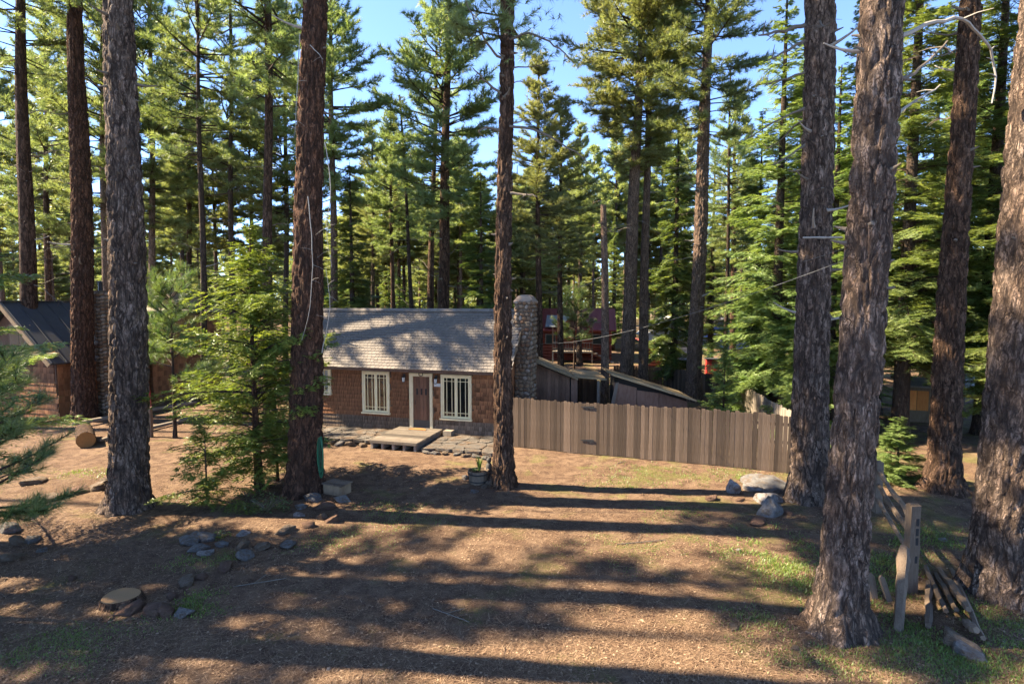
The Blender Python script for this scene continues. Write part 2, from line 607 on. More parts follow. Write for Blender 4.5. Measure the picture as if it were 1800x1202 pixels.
cabin = thing('cabin', 'rustic shingled cabin with weathered shake roof and cream casement windows', 'cabin', (-0.264, 21.015, 0), R(-16))
m = MB()
W0, DEP, XL = 2.9, 3.9, -8.6
m.prism([(XL, 0, -.12), (XL, 0, W0), (XL, DEP / 2, 4.68), (XL, DEP, W0), (XL, DEP, -.12)], (-XL, 0, 0))
m.build('wall', 'brown_plank', cabin)
OPEN = [(-5.94, -4.74, .78, 2.44), (-2.55, -1.30, .72, 2.42), (-7.96, -7.38, 1.45, 2.54), (-3.87, -2.90, 0.28, 2.43)]


def in_open(x, z, pad=0.03):
    return any(a - pad < x < b + pad and c - 0.12 < z < d for a, b, c, d in OPEN)


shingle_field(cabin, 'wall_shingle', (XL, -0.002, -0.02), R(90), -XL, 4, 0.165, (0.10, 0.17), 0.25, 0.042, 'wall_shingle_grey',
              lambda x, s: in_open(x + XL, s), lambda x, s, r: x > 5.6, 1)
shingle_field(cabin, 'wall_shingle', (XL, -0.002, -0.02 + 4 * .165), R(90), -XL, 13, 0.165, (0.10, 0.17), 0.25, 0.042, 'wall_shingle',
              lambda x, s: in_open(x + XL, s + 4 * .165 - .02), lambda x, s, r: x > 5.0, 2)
# shingles on the gable end beside the chimney
gm = MB()
rg = random.Random(5)
for r_ in range(24):
    z = -.02 + r_ * .165
    y = 0.0
    ymax = 1.15
    while y < ymax:
        w = rg.choice((.1, .135, .17))
        if z < W0 - .25 + (y / 1.95) * 1.75:
            gm.box((0.014, y + w / 2, z + .11), (.02, w - .008, .2), Matrix.Rotation(R(4), 4, 'Y'), rg.random())
        y += w
tag(gm.build('gable_shingle_field', 'wall_shingle', cabin), kind='stuff')
# roof
SL = math.atan(2.19 / 2.4)
RX0, RX1 = -9.0, 0.3
roofm = MB()
for sgn in (0, 1):
    def ry(y):
        return y if not sgn else DEP - y
    pts = [(RX0, ry(-.45), 2.62), (RX0, ry(1.95), 4.81), (RX0, ry(1.95), 4.70), (RX0, ry(-.45), 2.53)]
    roofm.prism(pts, (RX1 - RX0, 0, 0))
roof = roofm.build('roof', 'brown_plank', cabin)
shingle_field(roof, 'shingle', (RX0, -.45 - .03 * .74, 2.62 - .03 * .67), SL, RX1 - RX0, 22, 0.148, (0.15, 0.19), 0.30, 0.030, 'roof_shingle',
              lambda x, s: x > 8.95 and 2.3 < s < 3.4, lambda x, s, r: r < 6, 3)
cm = MB().__class__
rcap = random.Random(8)
x = RX0
while x < RX1 - .1:
    q = MB()
    for sg in (-1, 1):
        q.box((0.1, sg * .075, -.055 + .006), (.24, .17, .02), Matrix.Rotation(-sg * SL, 4, 'X'), rcap.random())
    q.build('ridge_cap', 'roof_shingle', roof).location = (x, 1.95, 4.895 + rcap.uniform(-.004, .004))
    x += .21
for nm, x0 in (('rake_board', RX1 - .03), ('rake_board', RX0 + .03)):
    q = MB()
    q.prism([(x0, -.47, 2.60), (x0, 1.95, 4.808), (x0, 1.95, 4.64), (x0, -.47, 2.44)], (.045 if x0 > -1 else -.045, 0, 0), .6)
    q.build(nm, 'tan_wood', roof)
q = MB()
q.box(((RX0 + RX1) / 2, -.44, 2.555), (RX1 - RX0 - .1, .03, .10), None, .4)
q.build('fascia', 'brown_plank', roof)


def glass_mat():
    g = NT('thin_glass')
    tr = g.n('ShaderNodeBsdfTransparent')
    tr.inputs[0].default_value = (.82, .86, .84, 1)
    gl = g.n('ShaderNodeBsdfGlossy')
    gl.inputs['Roughness'].default_value = 0.03
    lw = g.n('ShaderNodeFresnel')
    lw.inputs[0].default_value = 1.7
    mx = g.n('ShaderNodeMixShader')
    g.l(g.math('ADD', lw.outputs[0], 0.06, True), mx.inputs[0])
    g.l(tr.outputs[0], mx.inputs[1])
    g.l(gl.outputs[0], mx.inputs[2])
    g.l(mx.outputs[0], g.out.inputs['Surface'])


glass_mat()


def window(parent, x0, x1, z0, z1, sashes, curtain=False, name='window'):
    f = MB()
    cw = .075
    y = -.05
    f.box(((x0 + x1) / 2, y, z1 - cw / 2), (x1 - x0, .07, cw))
    f.box((x0 + cw / 2, y - .002, (z0 + z1) / 2), (cw, .07, z1 - z0 - .004))
    f.box((x1 - cw / 2, y - .002, (z0 + z1) / 2), (cw, .07, z1 - z0 - .004))
    win = f.build(name, 'cream_old', parent)
    s = MB()
    s.box(((x0 + x1) / 2, -.075, z0 - .01), (x1 - x0 + .06, .15, .06))
    s.build('sill', 'cream_old', win)
    ix0, ix1, iz0, iz1 = x0 + cw, x1 - cw, z0 + .03, z1 - cw
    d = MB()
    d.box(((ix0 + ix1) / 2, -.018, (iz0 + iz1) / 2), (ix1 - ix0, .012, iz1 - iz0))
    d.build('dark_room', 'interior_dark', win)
    if curtain:
        V, Q = [], []
        n = 40
        for i in range(n + 1):
            xx = ix0 + .01 + (ix1 - ix0 - .02) * i / n
            yy = -.032 + .005 * math.sin(i * 1.3)
            V += [(xx, yy, iz0 + .02), (xx, yy, iz1 - .02)]
        for i in range(n):
            Q.append([2 * i, 2 * i + 2, 2 * i + 3, 2 * i + 1])
        cu = MB()
        cu.add(V, None, Q)
        cu.build('curtain', 'curtain_cloth', win, True)
    sw = (ix1 - ix0) / sashes
    for k in range(sashes):
        a, b = ix0 + k * sw + .004, ix0 + (k + 1) * sw - .004
        sf = .052
        q = MB()
        yy = -.055
        q.box((a + sf / 2, yy, (iz0 + iz1) / 2), (sf, .04, iz1 - iz0))
        q.box((b - sf / 2, yy, (iz0 + iz1) / 2), (sf, .04, iz1 - iz0))
        q.box(((a + b) / 2, yy, iz1 - sf / 2), (b - a - 2 * sf, .04, sf))
        q.box(((a + b) / 2, yy, iz0 + sf * .7), (b - a - 2 * sf, .04, sf * 1.4))
        q.build('sash', 'cream_paint', win)
        ga, gb, gz0, gz1 = a + sf, b - sf, iz0 + 1.4 * sf, iz1 - sf
        if sashes == 2:
            xm = [ga + (gb - ga) * .26, ga + (gb - ga) * .74]
            zm = [gz0 + .13, gz1 - .13]
        else:
            xm, zm = [(ga + gb) / 2], [(gz0 + gz1) / 2]
        for xx in xm:
            q = MB()
            q.box((xx, -.054, (gz0 + gz1) / 2), (.02, .03, gz1 - gz0))
            q.build('muntin', 'cream_paint', win)
        for zz in zm:
            q = MB()
            q.box(((ga + gb) / 2, -.056, zz), (gb - ga, .03, .02))
            q.build('muntin', 'cream_paint', win)
        xe = [ga] + xm + [gb]
        ze = [gz0] + zm + [gz1]
        for i in range(len(xe) - 1):
            for j in range(len(ze) - 1):
                q = MB()
                q.add([(xe[i], -.048, ze[j]), (xe[i + 1], -.048, ze[j]), (xe[i + 1], -.048 + random.uniform(-.002, .002), ze[j + 1]), (xe[i], -.048, ze[j + 1])], None, [[0, 1, 2, 3]])
                q.build('pane', 'thin_glass', win)
    return win


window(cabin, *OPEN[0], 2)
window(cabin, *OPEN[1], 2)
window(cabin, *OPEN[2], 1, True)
# door
dx0, dx1, dz0, dz1 = OPEN[3]
dm = MB()
dm.box((dx0 + .075, -.05, (dz0 + dz1) / 2), (.15, .08, dz1 - dz0))
dm.box((dx1 - .055, -.05, (dz0 + dz1) / 2), (.11, .08, dz1 - dz0))
dm.box(((dx0 + dx1) / 2 + .02, -.052, dz1 - .06), (dx1 - dx0 - .26, .08, .12))
dfr = dm.build('door_frame', 'cream_old', cabin)
q = MB()
q.box(((dx0 + dx1) / 2 + .02, -.09, dz0 - .02), (dx1 - dx0 - .1, .22, .05))
q.build('threshold', 'deck_wood', dfr)
ax, bx = dx0 + .15, dx1 - .11
q = MB()
q.box(((ax + bx) / 2, -.02, (dz0 + dz1) / 2 - .06), (bx - ax, .02, dz1 - dz0 - .12))
door = q.build('door', 'door_wood', cabin)
nb = 5
for i in range(nb):
    q = MB()
    w = (bx - ax) / nb
    q.box((ax + w * (i + .5), -.037, (dz0 + dz1) / 2 - .06), (w - .008, .02, dz1 - dz0 - .13), None, random.random())
    q.build('plank', 'door_wood', door)
for i in range(3):
    q = MB()
    q.box((ax + (bx - ax) * (.24 + .26 * i), -.05, dz1 - .72), (.07, .012, .24))
    q.build('peep_pane', 'interior_dark', door)
q = MB()
q.box(((ax + bx) / 2, -.05, dz0 + .17), (bx - ax - .03, .01, .30))
q.build('kick_plate', 'kick_plate', door)
q = MB()
q.tube([(ax + .1, -.05, 1.22), (ax + .1, -.09, 1.22), (ax + .1, -.09, 1.36), (ax + .1, -.05, 1.36)], .012, 6)
q.build('handle', 'black_iron', door)
# horseshoe over the door, two wall lanterns, house number board
q = MB()
cx_ = (dx0 + dx1) / 2 + .02
q.tube([(cx_ + .085 * math.cos(a), -.105, dz1 - .03 + .075 * math.sin(a)) for a in np.linspace(R(140), R(400), 11)], .014, 5)
q.build('horseshoe', 'black_iron', cabin)
for lx, lz in ((-4.09, 2.20), (-2.74, 2.19)):
    q = MB()
    q.box((lx, -.05, lz + .12), (.09, .04, .13))
    q.tube([(lx, -.06, lz + .16), (lx, -.14, lz + .18), (lx, -.14, lz + .12)], .012, 5)
    q.lathe([(0.01, .12), (.085, .07), (.075, .06), (.07, .055)], 6, (lx, -.14, lz))
    q.lathe([(.05, -.13), (.055, -.11), (.0, -.15)], 6, (lx, -.14, lz))
    for k in range(6):
        a = k * math.pi / 3
        q.tube([(lx + .05 * math.cos(a), -.14 + .05 * math.sin(a), lz - .12), (lx + .068 * math.cos(a), -.14 + .068 * math.sin(a), lz + .06)], .006, 4)
    ln = q.build('wall_lantern', 'black_iron', cabin)
    q = MB()
    q.lathe([(.0, -.11), (.042, -.11), (.058, .05), (.0, .05)], 6, (lx, -.14, lz))
    q.build('lantern_glass', 'lamp_glass', ln)
q = MB()
q.box((-2.70, -.05, 2.0), (.26, .025, .12))
q.build('number_board', 'white_board', cabin)
# chimney of river stones
ck = MB()
CX0, CX1, CY0, CY1, CZ = 0.03, 0.66, 1.24, 2.2, 5.15
ck.prism([(CX0, CY0, -.1), (CX1, CY0, -.1), (CX1, CY1, -.1), (CX0, CY1, -.1)], (0, 0, CZ + .1))
chim = ck.build('chimney', 'mortar', cabin)


def rock_mesh(name, mat, seed, sub=2, amp=.28, flat=1.0, facets=5):
    import bmesh
    bm = bmesh.new()
    bmesh.ops.create_icosphere(bm, subdivisions=sub, radius=1.0)
    rg = random.Random(seed)
    planes = []
    for _ in range(facets):
        d = Vector((rg.gauss(0, 1), rg.gauss(0, 1), rg.gauss(0, .8))).normalized()
        planes.append((d, rg.uniform(.46, .74)))
    for v in bm.verts:
        p = v.co.copy()
        p *= 1 + amp * noise.noise(p * 1.3 + Vector((seed * 3.1, 0, 0)))
        for d, o in planes:
            k = p.dot(d)
            if k > o:
                p -= d * (k - o)
        p *= 1 + .09 * noise.noise(p * 4 + Vector((0, seed, 0)))
        p.z *= flat
        v.co = p
    me = bpy.data.meshes.new(name)
    bm.to_mesh(me)
    bm.free()
    me.polygons.foreach_set('use_smooth', np.ones(len(me.polygons), dtype=bool))
    me.materials.append(MAT[mat])
    return me


cst = [rock_mesh('stone', 'chimney_stone', 40 + k, 1, .25, 1, 3) for k in range(8)]
rg = random.Random(11)
for face in range(2):
    z = 0.9
    while z < CZ - .05:
        hh = rg.uniform(.12, .20)
        t = 0.0
        span = (CX1 - CX0) if face == 0 else (CY1 - CY0)
        while t < span - .05:
            w = min(rg.uniform(.13, .26), span - t)
            s = (w * .58, .05 + rg.uniform(0, .03), hh * .58)
            if face == 0:
                loc = (CX0 + t + w / 2, CY0 - .005, z + hh / 2 + rg.uniform(-.02, .02))
                rot = (0, rg.uniform(-.3, .3), 0)
            else:
                loc = (CX1 + .005, CY0 + t + w / 2, z + hh / 2 + rg.uniform(-.02, .02))
                rot = (0, rg.uniform(-.3, .3), R(90))
            link('stone', rg.choice(cst), chim, loc, rot, s)
            t += w
        z += hh
for k in range(6):     # the strip of the back-left face above the roof
    link('stone', rg.choice(cst), chim, (CX0 - .005, CY0 + .15 + .16 * (k % 3), 4.5 + .3 * (k // 3) + .1), (0, 0, R(90)), (.1, .07, .12))
q = MB()
q.lathe([(.54, 0), (.55, .05), (.47, .13), (.36, .25), (.22, .31), (0, .32)], 4)
cp = q.build('chimney_cap', 'concrete', chim)
cp.location = ((CX0 + CX1) / 2, (CY0 + CY1) / 2, CZ)
cp.rotation_euler = (0, 0, R(45))
cp.scale = (1.05, 1.05, 1)
cp.data.transform(Matrix.Rotation(0, 4, 'Z'))
chim_w = cabin

# ------------------------------------------------------------------ patio of flagstones (setting), front step platform
def cab_w(u, v, w=0.0):
    c, s = math.cos(R(-16)), math.sin(R(-16))
    return Vector((-0.264 + u * c - v * s, 21.015 + u * s + v * c, w))


def patio(x0, x1, y0, y1, z, nx_, ny_, seed):
    rg = random.Random(seed)
    p = link('patio', None, None, (-0.264, 21.015, 0), (0, 0, R(-16)))
    tag(p, 'grey flagstone patio beside the wooden step platform' + (' under the far cream window' if x0 < -5 else ' near the planter'), 'patio', kind='structure')
    q = MB()
    q.box(((x0 + x1) / 2, (y0 + y1) / 2 + .05, z / 2 - .08), (x1 - x0 - .1, y1 - y0 - .2, z + .1))
    q.build('patio_bed', 'soil', p)
    gxx = [[(x0 + (x1 - x0) * (i + (rg.uniform(-.3, .3) if 0 < i < nx_ else 0)) / nx_, y0 + (y1 - y0) * (j + (rg.uniform(-.3, .3) if 0 < j < ny_ else rg.uniform(-.1, .3) if j == 0 else 0)) / ny_) for j in range(ny_ + 1)] for i in range(nx_ + 1)]
    for i in range(nx_):
        for j in range(ny_):
            c4 = [gxx[i][j], gxx[i + 1][j], gxx[i + 1][j + 1], gxx[i][j + 1]]
            cx, cy = sum(a for a, _ in c4) / 4, sum(b for _, b in c4) / 4
            poly = []
            for k in range(4):
                a, b = c4[k], c4[(k + 1) % 4]
                for f in (.14, .5, .86):
                    xx, yy = a[0] + (b[0] - a[0]) * f, a[1] + (b[1] - a[1]) * f
                    sh = rg.uniform(.94, .985)
                    poly.append((cx + (xx - cx) * sh, cy + (yy - cy) * sh, 0))
            zz = z + rg.uniform(-.012, .02)
            q = MB()
            q.prism([(a, b, zz - .09) for a, b, _ in poly], (0, 0, .09), rg.random())
            q.build('flagstone', 'flagstone', p)
    return p


pL = patio(-8.5, -4.42, -2.0, -.06, .13, 8, 4, 3)
pR = patio(-2.38, .25, -2.35, -.06, .13, 5, 5, 4)
rockm = {c_: [rock_mesh('stone', c_, 60 + 7 * k + len(c_), 3, .45, .85, 13) for k in range(4)] for c_ in ('rock_grey', 'rock_tan', 'rock_red', 'rock_pale')}
rg = random.Random(21)
for P, x0, x1, yy, n in ((pL, -8.4, -4.5, -2.12, 9), (pR, -2.3, .3, -2.5, 7)):
    for k in range(n):
        w = (x1 - x0) / n
        link('edge_stone', rg.choice(rockm[rg.choice(('rock_grey', 'rock_grey', 'rock_tan'))]), P, (x0 + w * (k + .5), yy + rg.uniform(-.1, .08), .05), (rg.uniform(-.2, .2), rg.uniform(-.2, .2), rg.uniform(0, 6)), (w * .58, w * .42, rg.uniform(.09, .13)))

st = thing('step_platform', 'low pallet-like wooden step platform at the cabin door', 'platform', cab_w(-3.4, -1.22), R(-16))
n = 13
for k in range(n):
    q = MB()
    q.box((random.uniform(-.012, .012), -1.17 + (k + .5) * 2.34 / n, .285), (1.84, 2.34 / n - .012, .035), None, random.random())
    q.build('plank', 'deck_wood', st)
for k in range(5):
    q = MB()
    q.box((-.84 + .42 * k, -.02, .13), (.09, 2.24, .26), None, random.random())
    q.build('joist', 'grey_wood', st)
q = MB()
q.box((0, -1.16, .235), (1.82, .03, .06), None, .6)
q.build('front_board', 'deck_wood', st)
q = MB()
q.box((.93, 0, .235), (.03, 2.3, .09), None, .6)
q.build('side_board', 'deck_wood', st)
mt = MB()
mt.prism([(.36 * math.cos(a), .30 * math.sin(a), 0) for a in np.linspace(0, math.pi, 14)], (0, 0, .02))
o = mt.build('door_mat', 'mat_brown')
o.location = cab_w(-3.36, -.52, .305)
o.rotation_euler = (0, 0, R(-16))
tag(o, 'brown half-round doormat on the step platform', 'doormat')
b = MB()
b.box((0, 0, .09), (.34, .3, .18), None, .5)
o = b.build('step_block', 'grey_wood')
o.location = cab_w(-2.16, -.25, .13)
o.rotation_euler = (0, 0, R(-20))
tag(o, 'small grey wooden block beside the step platform by the wall', 'block')

# ------------------------------------------------------------------ board fence with gate
FA, FB = Vector((-.35, 20.30, 0)), Vector((8.75, 16.70, 0))
fd = (FB - FA)
FL = fd.length
fang = math.atan2(fd.y, fd.x)
fence = thing('board_fence', 'weathered dog-eared board fence between the cabin and the big pines', 'fence', FA, fang)
gate = thing('fence_gate', 'plank gate with black strap hinges in the board fence', 'gate', FA, fang)
rg = random.Random(31)


def board_mesh(w, h, name='board', mat='fence_wood', th=.02):
    q = MB()
    c = w * .17
    q.prism([(-w / 2, 0, 0), (w / 2, 0, 0), (w / 2, 0, h - c), (w / 2 - c, 0, h), (-w / 2 + c, 0, h), (-w / 2, 0, h - c)], (0, th, 0), rg.random())
    return q.mesh(name, mat)


bmv = [board_mesh(w, h) for w in (.11, .122, .135) for h in (1.74, 1.78)]
x = 0.0
k = 0
GX0, GX1 = 1.95, 3.32
while x < FL:
    me = rg.choice(bmv)
    w = max(v.co.x for v in me.vertices) * 2
    xc = x + w / 2
    own = gate if GX0 < xc < GX1 else fence
    wx = FA + fd * (xc / FL)
    o = link('board', me, own, (xc, rg.uniform(-.003, .003), hgt(wx.x, wx.y) + .015 + rg.uniform(-.012, .012)), (0, rg.uniform(-.008, .008), 0))
    x += w + rg.uniform(.001, .004)
for z in (.35, .95, 1.5):
    for a, b in ((0, GX0 - .06), (GX1 + .06, FL)):
        q = MB()
        q.box(((a + b) / 2, .045, z), (b - a, .04, .09))
        q.build('rail', 'fence_wood', fence)
for z in (.3, 1.5):
    q = MB()
    q.box(((GX0 + GX1) / 2, .045, z), (GX1 - GX0 - .02, .04, .09))
    q.build('gate_rail', 'fence_wood', gate)
for xp in (0.1, GX0 - .06, GX1 + .06, 5.6, 7.9, FL):
    q = MB()
    q.box((xp, .115, .8), (.09, .09, 1.66))
    q.build('post', 'fence_wood', fence)
for z in (.47, 1.62):
    q = MB()
    q.prism([(GX1 + .05, -.014, z - .05), (GX1 + .05, -.014, z + .05), (GX1 - .05, -.014, z + .045), (GX1 - .40, -.014, z + .012), (GX1 - .40, -.014, z - .012), (GX1 - .05, -.014, z - .045)], (0, -.012, 0))
    q.build('hinge', 'black_iron', gate)


def plain_fence(name, label, A, B, h, mat='fence_wood', bw=.15, top_dog=True, gap=.01, sag=0.0):
    d = B - A
    L = d.length
    f = thing(name, label, 'fence', A, math.atan2(d.y, d.x))
    ms = [board_mesh(bw, h * s, 'board', mat) for s in (.98, 1.0, 1.02)]
    x = 0.0
    while x < L:
        P = A + d * (x / L)
        link('board', rg.choice(ms), f, (x + bw / 2, rg.uniform(-.01, .01), hgt(P.x, P.y) - A.z - .03))
        x += bw + gap
    for z in (.3, h - .3):
        q = MB()
        q.box((L / 2, .045, z), (L, .04, .09))
        q.build('rail', mat, f)
    return f


A_ = at(1288, 672, 27)
plain_fence('side_fence', 'pale grey board fence running back beside the small fir', Vector((A_.x, 27, -.1)), Vector((9.6, 18.6, -.1)), 1.45, 'grey_wood')
plain_fence('back_fence', 'dark board fence in shade behind the plywood shed', Vector((6.2, 34.5, 0)), Vector((9.0, 34.0, 0)), 1.35, 'brown_plank')
plain_fence('angled_fence', 'brown board fence running behind the tall lone pine trunk', Vector((9.1, 34.0, 0)), Vector((12.0, 27.5, 0)), 1.35, 'fence_wood')
plain_fence('far_fence', 'brown board fence deep in shade behind the small fir', Vector((12.2, 29.0, 0)), Vector((17.5, 30.5, 0)), 1.4, 'brown_plank')

# ------------------------------------------------------------------ sheds behind the fence
def slab(own, P00, P10, P11, P01, th, n, name, mat, along=True):
    """a sloping roof of n boards; P00-P10 front edge, P01-P11 back edge"""
    P00, P10, P11, P01 = map(Vector, (P00, P10, P11, P01))
    for k in range(n):
        a, b = (k + .03) / n, (k + .97) / n
        if along:
            c = [P00.lerp(P01, a), P10.lerp(P11, a), P10.lerp(P11, b), P00.lerp(P01, b)]
        else:
            c = [P00.lerp(P10, a), P00.lerp(P10, b), P01.lerp(P11, b), P01.lerp(P11, a)]
        j = random.uniform(-.01, .01)
        q = MB()
        q.prism([p + Vector((0, 0, j)) for p in c], (0, 0, th), random.random())
        q.build(name, mat, own)


def planks_wall(own, A, B, z0, zA, zB, bw, mat, th=.025, name='plank'):
    A, B = Vector(A), Vector(B)
    d = B - A
    L = d.length
    nrm = Vector((d.y, -d.x, 0)).normalized() * th
    n = max(1, int(L / bw))
    for k in range(n):
        a, b = (k + .02) / n, (k + .98) / n
        p, r_ = A + d * a, A + d * b
        off = nrm * random.uniform(.2, 1.0)
        q = MB()
        q.prism([(p.x, p.y, z0), (r_.x, r_.y, z0), (r_.x, r_.y, zA + (zB - zA) * b), (p.x, p.y, zA + (zB - zA) * a)], tuple(nrm + off * .3), random.random())
        q.build(name, mat, own)


sa = thing('plank_shed', 'dark plank shed with mossy sloping board roof behind the chimney', 'shed', (1.8, 24.5, 0))
def rel(own, p):
    return Vector(p) - own.location
q = MB()
q.prism([rel(sa, p) for p in ((1.0, 23.75, 0), (2.5, 23.75, 0), (2.5, 23.75, 2.0), (1.0, 23.75, 2.62))], (0, 2.4, 0))
q.build('wall', 'interior_dark', sa)
planks_wall(sa, rel(sa, (1.0, 23.7, 0)), rel(sa, (2.42, 23.7, 0)), 0, 2.6, 2.02, .15, 'brown_plank')
slab(sa, rel(sa, (.8, 23.2, 2.78)), rel(sa, (2.72, 23.2, 1.98)), rel(sa, (2.72, 26.4, 1.98)), rel(sa, (.8, 26.4, 2.78)), .05, 9, 'roof_plank', 'shed_roof')
planks_wall(sa, rel(sa, (2.47, 23.68, 0)), rel(sa, (2.75, 23.68, 0)), 0, 1.98, 1.94, .14, 'plywood')
slab(sa, rel(sa, (2.6, 23.5, 2.04)), rel(sa, (3.95, 23.5, 1.92)), rel(sa, (3.95, 26.0, 1.96)), rel(sa, (2.6, 26.0, 2.08)), .05, 6, 'roof_plank', 'shed_roof')
for xx in (3.62,):
    q = MB()
    q.box(rel(sa, (xx, 23.7, .95)), (.1, .1, 1.9))
    q.build('post', 'grey_wood', sa)
planks_wall(sa, rel(sa, (2.6, 25.9, 0)), rel(sa, (3.9, 25.9, 0)), 0, 1.98, 1.9, .15, 'brown_plank')
q = MB()
q.box(rel(sa, (2.95, 24.2, .45)), (.35, .06, .9), Matrix.Rotation(R(12), 4, 'Y'))
q.build('loose_board', 'plywood', sa)

sb = thing('plywood_shed', 'low shed with brown plywood walls and long sloping board roof', 'shed', (5.7, 23.5, 0))
q = MB()
q.prism([rel(sb, p) for p in ((4.3, 22.95, 0), (7.1, 22.95, 0), (7.1, 22.95, 1.24), (4.3, 22.95, 2.12))], (0, 1.8, 0))
q.build('wall', 'interior_dark', sb)
slab(sb, rel(sb, (3.95, 22.4, 2.27)), rel(sb, (7.35, 22.4, 1.22)), rel(sb, (7.35, 24.9, 1.22)), rel(sb, (3.95, 24.9, 2.27)), .06, 8, 'roof_plank', 'shed_roof')
for (xa, xb, zt0, zt1, z0) in ((4.12, 5.05, 1.95, 1.72, 0), (5.07, 5.95, 1.62, 1.5, 0), (5.97, 7.12, 1.5, 1.15, 0), (5.08, 5.7, 1.05, 1.0, 0)):
    q = MB()
    yy = 22.88 - random.uniform(0, .03) - (.05 if zt0 < 1.1 else 0)
    q.prism([rel(sb, p) for p in ((xa, yy, z0), (xb, yy, z0), (xb, yy, zt1), (xa, yy, zt0))], (0, .02, 0), random.random())
    q.build('plywood_panel', 'plywood', sb)
q = MB()
q.prism([rel(sb, p) for p in ((3.75, 22.7, 0), (3.95, 22.7, 0), (4.32, 22.8, 1.95), (4.2, 22.8, 1.95))], (0, .04, 0), .3)
q.build('leaning_board', 'grey_wood', sb)

# ------------------------------------------------------------------ the house with the dark metal roof
lh = thing('metal_roof_house', 'brown shingled house with steep dark metal roof at the left edge', 'house', (-22.5, 25, 0), -math.atan2(.3, .95))
q = MB()
q.prism([(-2.6, .45, -.1), (2.6, .45, -.1), (2.6, .45, 2.75), (0, .45, 4.95), (-2.6, .45, 2.75)], (0, 4.3, 0))
q.build('wall', 'brown_plank', lh)
rfm = MB()
rfm.prism([(0, 0, 5.2), (3.0, 0, 2.55), (2.94, 0, 2.48), (0, 0, 5.08)], (0, 4.95, 0))
rfm.prism([(0, 0, 5.2), (0, 0, 5.08), (-2.94, 0, 2.48), (-3.0, 0, 2.55)], (0, 4.95, 0))
lroof = rfm.build('roof', 'metal_roof', lh)
for k in range(9):
    q = MB()
    y = .04 + k * .608
    q.prism([(0.02, y, 5.20), (3.0, y, 2.56), (3.0, y, 2.60), (0.02, y, 5.24)], (0, .03, 0))
    q.build('seam', 'metal_roof', lroof)
q = MB()
q.box((0, 2.47, 5.22), (.25, 4.95, .03))
q.build('ridge_cap', 'metal_roof', lroof)
for sg in (1, -1):
    q = MB()
    q.prism([(0, -.03, 5.16), (sg * 2.98, -.03, 2.53), (sg * 2.82, -.03, 2.40), (0, -.03, 4.92)], (0, .035, 0))
    q.build('rake_board', 'tan_wood', lroof)
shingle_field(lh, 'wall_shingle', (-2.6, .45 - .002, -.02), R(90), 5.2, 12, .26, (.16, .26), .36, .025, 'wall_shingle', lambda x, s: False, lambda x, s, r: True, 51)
q = MB()
for k in range(11):
    yy = .5
    while yy < 4.7:
        w = random.uniform(.16, .28)
        q.box((2.615, yy + w / 2, .1 + k * .26), (.03, w - .01, .3), Matrix.Rotation(R(4), 4, 'Y'), random.random())
        yy += w
for k in range(17):
    yy = 5.3
    while yy < 9.8:
        w = random.uniform(.16, .28)
        q.box((2.365, yy + w / 2, .1 + k * .26), (.03, w - .01, .3), Matrix.Rotation(R(4), 4, 'Y'), random.random())
        yy += w
tag(q.build('side_shingle_field', 'wall_shingle', lh), kind='stuff')
wl_ = MB()
wl_.box((.55, .42, 3.55), (1.3, .06, 1.25))
wn_ = wl_.build('gable_window', 'tan_wood', lh)
for k in range(2):
    q = MB()
    q.box((.25 + .6 * k, .385, 3.55), (.52, .02, 1.1))
    q.build('pane', 'window_glass', wn_)
q = MB()
q.box((1.2, .30, 2.95), (3.4, .3, .08))
q.build('ledge', 'tan_wood', lh)
# wing behind
q = MB()
q.prism([(-2.5, 5.3, 0), (2.35, 5.3, 0), (2.35, 5.3, 4.55), (-2.5, 5.3, 4.75)], (0, 4.5, 0))
q.build('wing_wall', 'brown_plank', lh)
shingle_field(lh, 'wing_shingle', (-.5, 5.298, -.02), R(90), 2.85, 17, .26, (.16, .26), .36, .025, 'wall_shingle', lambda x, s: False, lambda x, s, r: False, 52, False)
q = MB()
q.prism([(-2.8, 5.0, 4.86), (2.75, 5.0, 4.60), (2.75, 5.0, 4.72), (-2.8, 5.0, 4.98)], (0, 5.2, 0))
q.build('wing_roof', 'grey_wood', lh)
for sg in (1, -1):
    q = MB()
    q.prism([(.6, 7.6, 5.95), (.6 + sg * 1.15, 7.6, 4.9), (.6 + sg * 1.05, 7.6, 4.75), (.6, 7.6, 5.75)], (0, 2.2, 0))
    q.build('dormer_roof', 'tan_wood', lh)
q = MB()
q.prism([(-.4, 7.9, 4.7), (1.6, 7.9, 4.7), (.6, 7.9, 5.75)], (0, .1, 0))
q.build('dormer_wall', 'brown_plank', lh)
# its stone chimney
cw_ = MB()
cw_.box((0, 0, 2.85), (.42, .42, 5.9))
lc = cw_.build('chimney', 'mortar', lh)
cloc = Vector((-18.55, 25.75, 0)) - Vector((-22.5, 25, 0))
a_ = math.atan2(.3, .95)
lc.location = (cloc.x * math.cos(a_) - cloc.y * math.sin(a_), cloc.x * math.sin(a_) + cloc.y * math.cos(a_), -.1)
for k in range(34):
    for side in range(2):
        for j in range(2):
            s = (.13, .09, .095)
            loc = (-.11 + .22 * j, -.215, .15 + k * .165) if side == 0 else (.215, -.11 + .22 * j, .15 + k * .165 + .05)
            link('stone', random.choice(cst), lc, loc, (0, random.uniform(-.4, .4), 0 if side == 0 else R(90)), s)
q = MB()
q.tube([(0, 0, 5.8), (0, 0, 6.15)], .09, 8)
q.lathe([(.16, 0), (.0, .1)], 8, (0, 0, 6.15))
q.build('flue', 'black_iron', lc)

